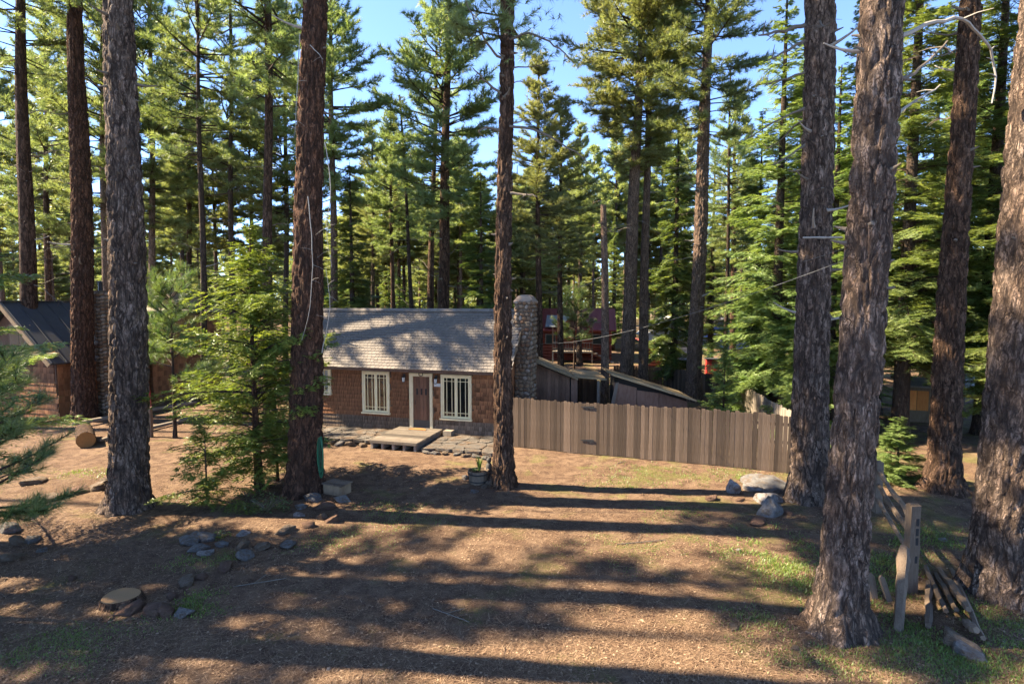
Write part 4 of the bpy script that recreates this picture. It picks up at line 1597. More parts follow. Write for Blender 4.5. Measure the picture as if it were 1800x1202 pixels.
fir('dark conical fir behind the left end of the cabin roof', 620, 30, FIR['D'], 12, 1.0, 1.03, r=.2)
fir('leafy green fir behind the right half of the cabin roof', 846, 28, FIR['D'], 12, 1.12, .95, r=.2)
fir('tall green fir behind the broken snag', 1078, 60, FIR['A'], 18, .75, .78, r=.2)
fir('dark drooping fir between the twin pines and lone pine', 1186, 35, FIR['D'], 12, 1.2, 1.5, r=.24)
fir('big bright fir filling the space left of the fence-end pine', 1365, 25, FIR['A'], 18, 1.0, 1.05, r=.28)
fir('tall fir between the two big right-hand pines', 1490, 29, FIR['B'], 20, 1.0, 1.0, r=.3)
fir('broad fir with layered boughs around the orange hut', 1590, 21, FIR['A'], 18, 1.1, 1.15, r=.3, lift=1.1)
fir('dark tall fir behind the shaded pine at the right', 1735, 22, FIR['B'], 20, 1.1, 1.1, r=.3, lift=1.1)
fir('fir beyond the right edge with boughs reaching past the huge trunk', 1890, 16.5, FIR['B'], 20, .9, .95, r=.3)
fir('tall fir behind the lone straight pine', 1250, 44, FIR['B'], 20, .85, .85, r=.26)
fir('bright fir with boughs to the ground between the two largest right pines', 1462, 23, FIR['A'], 18, .8, .8, r=.22)
fir('bright fir filling the gap behind the leaning pine', 1545, 26, FIR['A'], 18, .95, 1.0, r=.26, lift=1.1)
fir('fir filling the gap right of the shaded tall pine', 1690, 25, FIR['A'], 18, .9, 1.1, r=.26, lift=1.1)
fir('deep green fir just beyond the huge right-edge pine', 1800, 20, FIR['A'], 18, .85, 1.0, r=.26)
fir('tall dark fir rising behind the bright fir of the fence end', 1400, 34, FIR['B'], 20, 1.0, 1.05, r=.3)
fir('tall dark fir rising deep behind the orange hut', 1630, 36, FIR['B'], 20, 1.1, 1.1, r=.3)
fir('fir leaning into the view between fence-end pine and side fence', 1330, 31, FIR['A'], 18, .8, .85, r=.24)
fir('young bright fir rising just behind the board fence', 1276, 22.3, FIR['S'], 3.7, 1.0, .98, r=.05, name='young_fir')
fir('taller young fir beside the pale side fence', 1322, 25.5, FIR['S'], 3.7, 1.35, 1.72, r=.07, name='young_fir')
fir('small fir sapling on the bank behind the split-rail fence', 1590, 16.3, FIR['S'], 3.7, .95, .52, r=.04, name='young_fir')
SAP = fir_proto('sapling', 35, 2.3, 1.15, .17, 4, 'cedar_leaf', .10, .042, 6, .075, .2, lambda t: (1 - t) ** .7, .25, .15, .7, .45, .08)
fir('little fir sapling leaning over stones below the cedar sapling', 352, 14.3, SAP, 2.3, 1.0, 1.0, r=.03, name='young_fir')
fir('fir sapling standing beside the pale side fence corner', 1415, 21.0, FIR['S'], 3.7, 1.35, 1.25, r=.06, name='young_fir')

# cedar sapling in the yard
prc = lambda t: .35 + .75 * math.sin(min(1, t / .45) * math.pi / 2) if t < .45 else max(.05, 1.1 * (1 - (t - .45) / .58))
CED = fir_proto('cedar', 31, 7.4, 1.85, .22, 8.5, 'cedar_leaf', .12, .055, 6, .085, .6, prc, .25, .1, .75, .45, .14)
ced = thing('cedar_sapling', 'bright green cedar sapling with loose sprays in the left yard', 'tree', gp(456, 857))
cl = at(436, 580, 15.4) - ced.location
link('trunk', trunk_mesh(7.3, .115, 9, 'bark_red', 16, None, .3, .35, (cl.x / cl.z, 0), .008, .35, .1), ced)
cc = link('crown', CED[0], ced, (0, 0, 0), (0, cl.x / cl.z, .7))
link('limbs', CED[1], cc)
CED2 = fir_proto('cedar', 32, 3.6, .8, .25, 4, 'cedar_leaf', .075, .034, 6, .10, .5, None, .2, .1, .6, .4, .1)
c2 = thing('cedar_seedling', 'slim cedar seedling between cedar sapling and hose-hung pine', 'tree', gp(487, 845))
link('trunk', trunk_mesh(3.5, .04, 4, 'bark_red', 8, None, .4, .3, (0, 0), 0, .2, .1), c2)
link('limbs', CED2[1], link('crown', CED2[0], c2))

# fir and pine saplings whose boughs enter at the left edge
NF = fir_proto('edge_fir', 33, 8.5, 2.9, .30, 7, 'fir_bright', .11, .05, 8, .095, 2.2, lambda t: (1 - t) ** .6, .2, -.05, .5, .3, .05)
nf = thing('edge_fir', 'fir with layered boughs reaching in from the left edge', 'tree', (-12.15, 12.0, 0))
link('trunk', trunk_mesh(8.4, .11, 5, 'bark_dark', 10, None, .4, .3, (0, 0), 0, .1, .1), nf)
link('limbs', NF[1], link('crown', NF[0], nf))
NP = pine_proto('edge_pine', 34, 2.5, 1.25, 9, 4, 46, .23, .0075, lambda t: 1 - .45 * t, 0.05, .8, 1.1, 'needles_near', .3, .02)
npn = thing('edge_pine', 'young pine with long green needles poking in at the left edge', 'tree', (-8.55, 9.0, 0))
link('trunk', trunk_mesh(3.9, .055, 6, 'bark_dark', 10, None, .4, .3, (0, 0), 0, .1, .3), npn)
o = link('crown', NP[0], npn, (0, 0, 1.5))
link('limbs', NP[1], o)

# pines beyond the left edge that throw their shade across the yard
OFF = [(-13.5, 11.2, .42, 'T', 17), (-12.2, 9.0, .36, 'T', 16), (-21, 8.5, .4, 'T', 11), (-31, 10.5, .4, 'T', 10),
       (-36, 17, .4, 'S', 9), (-19.5, 12.6, .3, 'T', 12), (-23, 11.2, .3, 'T', 12), (-37, 25, .4, 'T', 9)]
for x_, y_, r_, cr, z0 in OFF:
    tree('pine_tree', 'tall pine standing beyond the left edge of the yard', Vector((x_, y_, 0)), 26, r_, 'bark_brown', (PINE[cr], z0, .85, .8), None, False, group='pines beyond the left edge')

# ------------------------------------------------------------------ the forest behind
rg = random.Random(99)
TRF = [trunk_mesh(1.0 * h, r_, 70 + i, m_, 8, None, 1.5, .25, (0, 0), 0, .2, .2) for i, (h, r_, m_) in enumerate(((20, .22, 'bark_brown'), (22, .26, 'bark_dark'), (20, .2, 'bark_pale')))]


def far_tree(px, Y, H, kind, label, group, w=1.0):
    P = gx(px, Y)
    t = thing('pine_tree' if kind < 4 else 'fir_tree', label, 'tree', P, rg.uniform(0, 6.28), group)
    if kind < 4:
        me = TRF[rg.randrange(3)]
        hh = max(v for v in (20,)) 
        link('trunk', me, t, None, None, (1, 1, H / 20.5))
        pr = PINE['FGFG'[kind]]
        ph = 12 if kind % 2 == 0 else 14
        z0 = H * rg.uniform(.36, .56)
        c = link('crown', pr[0], t, (0, 0, z0), (0, 0, rg.uniform(0, 6)), (w * rg.uniform(.9, 1.35), w * rg.uniform(.9, 1.35), (H - z0) / ph))
        link('limbs', pr[1], c)
    else:
        link('trunk', TRF[1], t, None, None, (.6, .6, H / 23))
        key, fh = ('F', 13) if kind == 4 else ('H', 9)
        c = link('crown', FIR[key][0], t, (0, 0, 0), (0, 0, rg.uniform(0, 6)), (w * H / fh, w * H / fh, H / fh))
        link('limbs', FIR[key][1], c)


ZONES = [(0, 'just outside the left edge'), (44, 'at the very left edge'), (150, 'between the edge pine and the thick reddish pine'), (229, 'between the two thick left yard trunks'),
         (345, 'right of the massive grey pine'), (460, 'above the cedar sapling'), (532, 'between cedar sapling and hose-hung pine'), (660, 'above the left end of the cabin roof'),
         (775, 'above the middle of the cabin roof'), (885, 'above the right end of the cabin roof'), (1000, 'above the stone chimney'), (1103, 'above the red log house'),
         (1222, 'between the twin pines and the lone pine'), (1330, 'just right of the lone pine'), (1430, 'just left of the fence-end pine'), (1500, 'between the two big right pines'),
         (1655, 'right of the leaning pine'), (1760, 'left of the huge right-edge pine'), (9999, 'at the right edge')]


def zoned(kind, px, Y):
    z = next(t for lim, t in ZONES if px < lim)
    d = 'nearer' if Y < 62 else ('midway' if Y < 92 else 'farther')
    return f'{d} {kind} {z}', f'{d} {kind} {z}'


def blocked(px, Y):
    X = (px - 900) / 1000 * Y
    if 940 < px < 1330 and Y < 68:
        return True
    if -29 < X < -14 and Y < 41:
        return True
    return False


cnt = 0
while cnt < 84:
    px = rg.uniform(-250, 2050)
    Y = 42 + 90 * rg.random() ** 1.1
    if blocked(px, Y):
        continue
    if 585 < px < 1060:
        ytop = rg.uniform(235, 400)
        H = CAM_H + (530 - ytop) / 1000 * Y
    elif px < 585:
        H = rg.uniform(17, 27)
    else:
        H = rg.uniform(18, 28)
    H = min(H, 28)
    far_tree(px, Y, H, rg.randrange(4), *zoned('slender forest pine', px, Y))
    cnt += 1
cnt = 0
while cnt < 30:
    px = rg.uniform(-150, 1950)
    Y = 40 + 75 * rg.random()
    if blocked(px, Y):
        continue
    far_tree(px, Y, rg.uniform(4, 10), 4, *zoned('conical forest fir', px, Y), rg.uniform(.9, 1.5))
    cnt += 1
cnt = 0
while cnt < 56:
    px = rg.uniform(-200, 2000)
    Y = 60 + 70 * rg.random()
    if blocked(px, Y):
        continue
    far_tree(px, Y, rg.uniform(7, 14), rg.randrange(4), *zoned('short forest pine', px, Y), 1.25)
    cnt += 1
cnt = 0
while cnt < 46:
    px = rg.uniform(540, 1090) if cnt < 26 else rg.uniform(-100, 1900)
    Y = 38 + 50 * rg.random()
    if blocked(px, Y) or (Y < 44 and 600 < px < 860):
        continue
    far_tree(px, Y, rg.uniform(3.5, 8.5), 5, *zoned('bushy young forest fir', px, Y), rg.uniform(1.0, 1.4))
    cnt += 1
cnt = 0
while cnt < 18:
    px = rg.uniform(570, 1090)
    Y = 46 + 40 * rg.random()
    if blocked(px, Y):
        continue
    far_tree(px, Y, CAM_H + (530 - rg.uniform(300, 420)) / 1000 * Y, rg.randrange(4), *zoned('leafy forest pine', px, Y), 1.2)
    cnt += 1
for px, Y, yt in ((1042, 72, 270), (1062, 80, 330), (1080, 70, 230), (1096, 84, 300), (1115, 74, 260), (1140, 78, 320), (1160, 71, 250), (1000, 76, 310), (1200, 82, 240)):
    far_tree(px, Y, CAM_H + (530 - yt) / 1000 * Y, rg.randrange(4), *zoned('full-crowned forest pine', px, Y), 1.25)
# the wood beyond reads as one mass
rs = np.random.RandomState(5)
mass, P, D = MB(), [], []
for k in range(430):
    Y = rs.uniform(125, 210)
    X = rs.uniform(-1.15, 1.15) * Y
    H = rs.uniform(13, 24)
    n_ = 140
    f = rs.uniform(.05, 1, n_) ** .9
    a = rs.uniform(0, 6.28, n_)
    rr_ = (1.02 - f) * H * .22 * rs.uniform(.4, 1.1, n_) + .3
    P.append(np.stack([X + rr_ * np.cos(a), Y + rr_ * np.sin(a), f * H], 1))
    D.append(np.stack([np.cos(a), np.sin(a), rs.uniform(-.2, .8, n_)], 1))
tufts(mass, np.concatenate(P), np.concatenate(D), 5, 1.5, .42, rs, (.2, 1.4), .4)
tag(mass.build('far_forest', 'needles_light'), 'far green wall of forest closing the view behind everything', 'forest', kind='stuff')
# ------------------------------------------------------------------ rocks of the yard
LBL = {'rock_grey': 'grey', 'rock_tan': 'tan', 'rock_red': 'reddish', 'rock_pale': 'pale'}
ROCKS = [  # px, py of the foot, width px, height px, material, label
    (1289, 866, 23, 24, 'rock_pale', 'upright blocky pale stone before the board fence'),
    (1322, 862, 32, 15, 'rock_pale', 'pinkish pale stone between the upright block and long slab'),
    (1360, 862, 60, 16, 'rock_grey', 'long low grey slab of stone by the fence-end pine'),
    (1358, 905, 44, 34, 'rock_grey', 'largest grey boulder near the fence-end pine'),
    (1347, 884, 34, 22, 'rock_pale', 'pinkish pale boulder leaning on the largest boulder'),
    (1250, 880, 22, 9, 'rock_red', 'flat reddish stone left of the upright block'),
    (1301, 881, 14, 7, 'rock_red', 'small reddish stone in front of the upright block'),
    (1371, 881, 16, 10, 'rock_pale', 'small pale stone behind the largest boulder'),
    (1392, 882, 11, 7, 'rock_pale', 'little pale stone at the foot of the fence-end pine'),
    (1334, 922, 24, 15, 'rock_red', 'brownish half-buried stone below the largest boulder'),
    (1388, 905, 14, 9, 'rock_red', 'dark reddish stone tucked against the largest boulder'),
    (326, 956, 30, 18, 'rock_grey', 'grey stone at the left end of the sapling rock row'),
    (340, 950, 26, 20, 'rock_grey', 'dark grey stone behind the left end of the rock row'),
    (361, 951, 26, 20, 'rock_grey', 'angular blue-grey stone topping the sapling rock row'),
    (343, 968, 26, 12, 'rock_grey', 'flat grey stone in front of the angular blue-grey one'),
    (357, 976, 26, 11, 'rock_pale', 'pale flat stone lowest in the left rock cluster'),
    (389, 961, 21, 13, 'rock_grey', 'rounded grey stone beside the grass tuft of the rock row'),
    (424, 941, 20, 9, 'rock_pale', 'small pale stone above the rounded dark one'),
    (421, 964, 20, 11, 'rock_tan', 'tan stone just above the round dark grey stone'),
    (430, 981, 25, 18, 'rock_grey', 'round dark grey stone lowest in the rock row'),
    (459, 967, 30, 13, 'rock_tan', 'flat tan stone in the middle of the rock row'),
    (503, 960, 27, 12, 'rock_grey', 'flat grey stone at the right of the rock row'),
    (497, 937, 26, 13, 'rock_tan', 'tan wedge stone below the hose-hung pine'),
    (540, 927, 20, 12, 'rock_red', 'reddish stone below the hose-hung pine'),
    (564, 913, 17, 15, 'rock_tan', 'yellowish round stone near the wooden box'),
    (584, 918, 21, 15, 'rock_red', 'dark red round stone nearest the yellowish one'),
    (547, 879, 27, 14, 'rock_grey', 'grey stone at the foot of the hose-hung pine'),
    (527, 893, 22, 10, 'rock_grey', 'low grey stone beside the leafy shrub'),
    (566, 895, 30, 12, 'rock_red', 'brown flat stone in front of the wooden box'),
    (602, 882, 24, 12, 'rock_grey', 'grey stone under the front of the wooden box'),
    (522, 908, 15, 10, 'rock_pale', 'white stone right of the leafy shrub'),
    (389, 1004, 26, 12, 'rock_red', 'reddish stone midway between rock row and stump'),
    (323, 1027, 26, 14, 'rock_tan', 'tan stone with grass beside it right of the stump'),
    (351, 1018, 20, 14, 'rock_red', 'reddish stone behind the tan one right of the stump'),
    (268, 1078, 36, 18, 'rock_red', 'brown rounded stone just right of the stump'),
    (287, 1084, 26, 18, 'rock_red', 'brown stone second to the right of the stump'),
    (317, 1084, 30, 18, 'rock_grey', 'grey stone in the grass third right of the stump'),
    (222, 1079, 38, 18, 'rock_red', 'wide brown stone in front of the stump'),
    (214, 1072, 22, 14, 'rock_tan', 'tan stone touching the front of the stump'),
    (300, 1052, 18, 10, 'rock_red', 'small brown stone between stump and upper stones'),
    (124, 1019, 14, 9, 'rock_red', 'lone reddish pebble left of the stump'),
    (10, 935, 26, 22, 'rock_grey', 'grey stone at the left edge, topmost of the edge pile'),
    (24, 957, 22, 14, 'rock_tan', 'tan stone in the middle of the left edge pile'),
    (50, 954, 22, 16, 'rock_grey', 'grey stone right of the left edge pile'),
    (12, 985, 28, 16, 'rock_tan', 'mossy tan stone lowest in the left edge pile'),
    (70, 970, 15, 8, 'rock_grey', 'small grey stone set apart from the left edge pile'),
    (60, 893, 34, 12, 'rock_tan', 'flat tan stone at the lower end of the curved stone line'),
    (88, 879, 28, 13, 'rock_tan', 'tan stone second in the curved stone line'),
    (112, 873, 26, 9, 'rock_red', 'brown stone in the middle of the curved stone line'),
    (136, 867, 30, 11, 'rock_red', 'brown stone fourth in the curved stone line'),
    (170, 862, 36, 17, 'rock_tan', 'large pale tan stone beside the massive grey pine'),
    (184, 853, 20, 13, 'rock_tan', 'tan stone behind the large one at the massive grey pine'),
    (56, 850, 32, 13, 'rock_tan', 'flat sunlit stone beneath the edge pine needles'),
    (1690, 1140, 42, 36, 'rock_tan', 'pinkish boulder propping up the pile of old rails'),
    (1712, 1156, 44, 24, 'rock_grey', 'dark grey boulder at the near end of the old rails'),
    (1448, 1116, 20, 10, 'rock_pale', 'pale stone at the foot of the leaning pine'),
    (1400, 1142, 16, 7, 'rock_tan', 'small flat stone left of the leaning pine foot'),
    (1512, 1118, 14, 7, 'rock_tan', 'small stone right of the leaning pine foot'),
    (818, 842, 14, 10, 'rock_grey', 'small grey stone left of the planter'),
    (863, 854, 14, 20, 'rock_tan', 'upright tan stone between planter and slender pine'),
    (851, 858, 12, 8, 'rock_tan', 'small tan stone in front of the planter'),
    (833, 865, 14, 6, 'rock_grey', 'flat grey stone in front of the planter'),
    (577, 1178, 8, 6, 'rock_pale', 'tiny white stone alone in the sunlit foreground'),
    (1300, 968, 8, 4, 'rock_pale', 'tiny pale stone on the grass right of centre'),
    (1292, 1106, 18, 8, 'rock_tan', 'flat tan bark chip stone left of the leaning pine'),
    (1660, 950, 14, 5, 'rock_pale', 'flat pale stone on the bank behind the rail fence'),
]
rg = random.Random(77)
for px, py, w, h, m_, lb in ROCKS:
    P = gp(px, py)
    wm, hm = w * P.y / 1000, h * P.y / 1000
    o = link('rock', rg.choice(rockm[m_]), None, (P.x, P.y + wm * .25, P.z + hm * .18), (rg.uniform(-.2, .2), rg.uniform(-.2, .2), rg.uniform(0, 6.28)), (wm * .86, wm * .70, hm * .95))
    tag(o, lb, 'rock', 'stones lying about the yard')

# ------------------------------------------------------------------ stump, box, planter, hose
P = gp(213, 1058)
s_ = thing('tree_stump', 'low freshly cut stump with pale rings in the left foreground', 'stump', P)
q = MB()
V, Q = [], []
sg_ = 40
prof_ = [(.40, -.05), (.345, .03), (.325, .07), (.315, .115), (.29, .122)]
for r_, z in prof_:
    for j in range(sg_):
        a = 2 * math.pi * j / sg_
        rr_ = r_ * (1 + .05 * math.sin(3 * a + 1) + .03 * math.sin(11 * a + z * 9) + (.03 * (j % 2) if r_ > .3 else 0))
        V.append((rr_ * math.cos(a), rr_ * .92 * math.sin(a), z))
for i in range(len(prof_) - 1):
    for j in range(sg_):
        Q.append([i * sg_ + j, i * sg_ + (j + 1) % sg_, (i + 1) * sg_ + (j + 1) % sg_, (i + 1) * sg_ + j])
q.add(V, None, Q)
q.build('bark', 'bark_brown', s_, False)
q = MB()
q.prism([(.29 * math.cos(a) * (1 + .05 * math.sin(3 * a + 1)), .267 * math.sin(a) * (1 + .05 * math.sin(3 * a + 1)), .06) for a in np.linspace(0, 2 * math.pi, 33)[:-1]], (0, 0, .068))
g = NT('ring_wood')
c = g.coord()
wv = g.n('ShaderNodeTexWave', wave_type='RINGS', rings_direction='Z')
g.l(c, wv.inputs['Vector'])
wv.inputs['Scale'].default_value = 12
wv.inputs['Distortion'].default_value = 1.5
wv.inputs['Detail'].default_value = 3
g.bsdf(g.mix(g.noise(c, 7, 4), g.mix(g.math('MULTIPLY', wv.outputs['Fac'], .45), (.34, .20, .095), (.19, .10, .045)), (.25, .15, .08)), .85, None, .15)
q.build('cut_face', 'ring_wood', s_)

P = gp(593, 866)
bx_ = thing('wooden_box', 'low weathered wooden box with flat lid next to the hose-hung pine', 'box', P, R(-24))
for sx_ in (-1, 1):
    q = MB()
    q.box((sx_ * .29, 0, .13), (.03, .40, .26), None, .5)
    q.build('side_panel', 'tan_wood', bx_)
    q = MB()
    q.box((0, sx_ * .2, .13), (.55, .03, .255), None, .7)
    q.build('end_panel', 'tan_wood', bx_)
for k in range(3):
    q = MB()
    q.box((0, -.155 + .155 * k, .28), (.68, .15, .03), None, random.random())
    q.build('lid_board', 'rail_wood', bx_)

P = gp(841, 848)
pl = thing('planter', 'half-barrel wooden planter beside the slender brown pine', 'planter', P)
for k in range(16):
    a = 2 * math.pi * k / 16
    q = MB()
    w = .108
    q.prism([(.255, -w * .46, 0), (.255, w * .46, 0), (.305, w * .56, .37), (.305, -w * .56, .37)], (-.025, 0, 0), random.random())
    q.build('stave', 'rail_wood', pl).rotation_euler = (0, 0, a)
for z in (.08, .29):
    q = MB()
    q.lathe([(.262 + .05 * z / .37 + .006, z - .02), (.262 + .05 * z / .37 + .012, z), (.262 + .05 * z / .37 + .012, z + .02)], 24)
    q.build('hoop', 'black_iron', pl)
q = MB()
q.lathe([(.285, .30), (.2, .335), (0, .345)], 16)
q.build('soil', 'soil', pl)


def spiky_plant(name, label, P, n, h, w, mat, spread=.5, seed=1, droop=.3):
    rg = random.Random(seed)
    t = thing(name, label, 'plant', P)
    for k in range(n):
        a = rg.uniform(0, 6.28)
        hh = h * rg.uniform(.6, 1.1)
        sp = spread * rg.uniform(.2, 1)
        d = Vector((math.cos(a), math.sin(a), 0))
        s = Vector((-d.y, d.x, 0))
        q = MB()
        V = []
        for i in range(5):
            f = i / 4
            c = d * (hh * sp * f * f + .03) + Vector((0, 0, hh * (f - droop * sp * f * f)))
            ww = w * (1 - f) ** .6 * (1 if f > 0 else .6)
            V += [tuple(c - s * ww), tuple(c + s * ww)]
        q.add(V, None, [[2 * i, 2 * i + 1, 2 * i + 3, 2 * i + 2] for i in range(4)], rg.random())
        q.build('leaf', mat, t)
    return t


spiky_plant('potted_plant', 'upright yellow-green leafy plant growing in the half-barrel planter', P + Vector((.03, 0, .33)), 34, .50, .018, 'grass_leaf', .45, 3)
spiky_plant('trailing_plant', 'low green plant covering the soil of the half-barrel planter', P + Vector((-.1, -.05, .33)), 40, .12, .022, 'shrub_leaf', 1.3, 4)
P = gp(858, 846)
q = MB()
q.lathe([(.0, 0), (.085, 0), (.10, .05), (.09, .16), (.06, .22), (.045, .24), (.068, .28), (.072, .33), (.05, .38), (0, .40)], 14)
fg = thing('garden_figurine', 'small dark stone figurine standing between planter and pine', 'figurine', P + Vector((.02, .12, .28)))
q.build('body', 'dark_stone', fg, True)
q = MB()
for sx_ in (-1, 1):
    q.tube([(sx_ * .05, 0, .36), (sx_ * .065, 0, .42), (sx_ * .05, 0, .45)], [.022, .02, .006], 6)
q.build('ears', 'dark_stone', fg, True)
q = MB()
q.box((0, 0, -.14), (.24, .2, .28))
q.build('plinth', 'rock_grey', fg)

P = at(565, 800, 14.75)
q = MB()
hp = []
rg = random.Random(5)
for k in range(7):
    ww, hh = .03 + .009 * k, .50 + rg.uniform(-.05, .05)
    for i in range(24):
        a = 2 * math.pi * i / 24 + math.pi / 2
        hp.append((ww * math.cos(a), -.02 * k + .04 * math.sin(i * .3 + k), hh * math.sin(a) + .5 - hh))
q.tube(hp, .011, 6)
ho = q.build('garden_hose', 'hose_green', None, True)
ho.location = P
tag(ho, 'green garden hose coiled on the side of the reddish pine', 'hose')

# ------------------------------------------------------------------ split-rail fence and old rails
def split_rail(q, A, B, r, seed, n=9, tint=.5):
    rg = random.Random(seed)
    A, B = Vector(A), Vector(B)
    pts, rad = [], []
    d = (B - A)
    sx_ = d.orthogonal().normalized()
    for i in range(n):
        f = i / (n - 1)
        pts.append(A.lerp(B, f) + sx_ * rg.uniform(-.5, .5) * r * .5 + Vector((0, 0, rg.uniform(-.4, .4) * r * .5)))
        rad.append(r * (rg.uniform(.75, 1.15) if 0 < i < n - 1 else .75))
    q.tube(pts, rad, 5, True, tint)


def post_mesh(h, w, seed):
    rg = random.Random(seed)
    q = MB()
    V = []
    zs = [-.15, .1, .35, .6, .85, 1.1, h - .05, h]
    for i, z in enumerate(zs):
        s = w / 2 * (1.05 - .1 * z / h) * (rg.uniform(.93, 1.05))
        for (a, b) in ((-1, -1), (-.2, -1.08), (1, -.9), (1.05, .2), (1, 1), (-.1, 1.05), (-1.02, .9), (-1, 0)):
            V.append((a * s + rg.uniform(-.005, .005), b * s * .9, z + (rg.uniform(-.025, .025) if i == len(zs) - 1 else 0)))
    n = len(zs)
    q.add(V, [[(n - 1) * 8, (n - 1) * 8 + j, (n - 1) * 8 + j + 1] for j in range(1, 7)], [[i * 8 + j, i * 8 + (j + 1) % 8, (i + 1) * 8 + (j + 1) % 8, (i + 1) * 8 + j] for i in range(n - 1) for j in range(8)], .5)
    return q


A_, B_ = gp(1541, 900), gp(1598, 1040)
sf = thing('split_rail_fence', 'short weathered split-rail fence section between the big right pines', 'fence', A_)
rb_ = B_ - A_
post_mesh(1.28, .17, 1).build('post', 'rail_wood', sf)
o = post_mesh(1.62, .19, 2).build('post', 'rail_wood', sf)
o.location = rb_
for i, (za, zb) in enumerate(((1.02, 1.36), (.68, 1.02), (.34, .68))):
    q = MB()
    A2 = Vector((0, 0, za)) - rb_ * .04
    B2 = rb_ * 1.02 + Vector((0, 0, zb))
    split_rail(q, A2, B2, .055, 40 + i)
    q.build('rail', 'rail_wood', sf)
for z in (1.40, 1.22, 1.05, .72):
    q = MB()
    q.box(rb_ + Vector((.03, -.075, z - .08)), (.05, .03, .13))
    q.build('mortise', 'interior_dark', sf)
A_ = gp(1578, 1112)
q = MB()
split_rail(q, (0, 0, -.1), at(1589, 962, 9.55) - A_, .10, 9, 8, .4)
o = q.build('leaning_post', 'rail_wood')
o.location = A_
tag(o, 'thick crooked old post leaning against the near fence post', 'post')
PILE = [((1632, 1028), (1643, 1118), .062, 'outermost old rail on the left of the rail pile'),
        ((1627, 1000), (1674, 1092), .055, 'old rail second from the left in the pile'),
        ((1646, 1012), (1692, 1094), .055, 'grey split rail in the middle of the pile'),
        ((1651, 1004), (1716, 1106), .065, 'broad split rail resting on the pinkish boulder'),
        ((1672, 1006), (1741, 1146), .052, 'outermost old rail on the right of the rail pile'),
        ((1698, 1098), (1728, 1146), .070, 'short broken rail end lying over the boulders')]
for i, (a, b, r_, lb) in enumerate(PILE):
    A_, B_ = gp(*a), gp(*b)
    up = .22 if i in (3, 5) else (.1 if i in (2, 4) else .05)
    q = MB()
    split_rail(q, (0, 0, .06), B_ - A_ + Vector((0, .15, up + .03)), r_, 60 + i, 8, random.random())
    o = q.build('fence_rail', 'rail_wood')
    o.location = A_
    tag(o, lb, 'rail', 'old rails piled by the split-rail fence')
for i, (px, py, lb) in enumerate(((1539, 1054, 'short upright board stub left of the leaning post, farther one'), (1566, 1058, 'short upright board stub closest to the leaning post'))):
    q = MB()
    q.prism([(-.06, 0, -.1), (.06, 0, -.1), (.055, .05, .38), (.0, .05, .44), (-.06, .05, .40)], (0, .035, 0))
    o = q.build('board_stub', 'rail_wood')
    o.location = gp(px, py)
    o.rotation_euler = (-.3, .05 - .1 * i, .3 * i)
    tag(o, lb, 'board')

# ------------------------------------------------------------------ timbers and odds by the left house
for i, (a, b, z, r_, lb) in enumerate((((128, 752), (345, 712), .16, .09, 'long squared timber edging the path, farther one'),
                                       ((175, 778), (350, 736), .10, .08, 'long squared timber edging the path, nearer one'))):
    A_, B_ = gp(*a), gp(*b)
    q = MB()
    split_rail(q, (0, 0, z), B_ - A_ + Vector((0, 0, z)), r_, 90 + i, 10)
    o = q.build('edging_timber', 'grey_wood')
    o.location = A_
    tag(o, lb, 'timber')
q = post_mesh(1.15, .17, 7)
o = q.build('short_post', 'rail_wood')
o.location = gp(264, 768)
tag(o, 'short grey wooden post just right of the massive grey pine', 'post')
A_ = gp(152, 786)
lg = thing('cut_log', 'thick cut log with orange sawn end lying by the timbers', 'log', A_ + Vector((0, 0, .26)))
q = MB()
q.tube([(0, 0, 0), (-.6, .75, .02), (-1.2, 1.5, .02)], [.30, .30, .28], 16, False)
q.build('bark', 'bark_brown', lg, True)
q = MB()
dl = Vector((-.62, .78, 0)).normalized()
sl = Vector((dl.y, -dl.x, 0))
q.prism([sl * (.285 * math.cos(a)) + Vector((0, 0, .285 * math.sin(a))) - dl * .02 for a in np.linspace(0, 6.283, 20)[:-1]], dl * .05)
q.build('sawn_end', 'sawn_end', lg)
q = MB()
A_ = at(267, 722, 24)
split_rail(q, (0, 0, 0), at(259, 648, 24.4) - A_, .045, 3)
o = q.build('red_pole', 'red_paint')
o.location = (A_.x, A_.y, 0.02 + A_.z * 0 )
tag(o, 'thin red pole leaning at the wing of the left house', 'pole')

# young pine with pale needles before the left house wing
yp = thing('young_pine', 'young long-needled pine in front of the left house wing', 'tree', gx(300, 21.5))
link('trunk', trunk_mesh(5.6, .07, 3, 'bark_dark', 8, None, .5, .3, (0, 0), 0, .15, .2), yp)
c3 = link('crown', NP[0], yp, (0, 0, 1.9), (0, 0, 1.0), (1.25, 1.25, 1.5))
lb_ = link('limbs', NP[1], c3)

yp = thing('young_pine', 'young long-needled pine before the red log house porch', 'tree', gx(1010, 40))
link('trunk', trunk_mesh(6.0, .07, 3, 'bark_dark', 8, None, .5, .3, (0, 0), 0, .15, .2), yp)
c3 = link('crown', NP[0], yp, (0, 0, 2.2), (0, 0, 2.0), (1.3, 1.3, 1.4))
link('limbs', NP[1], c3)

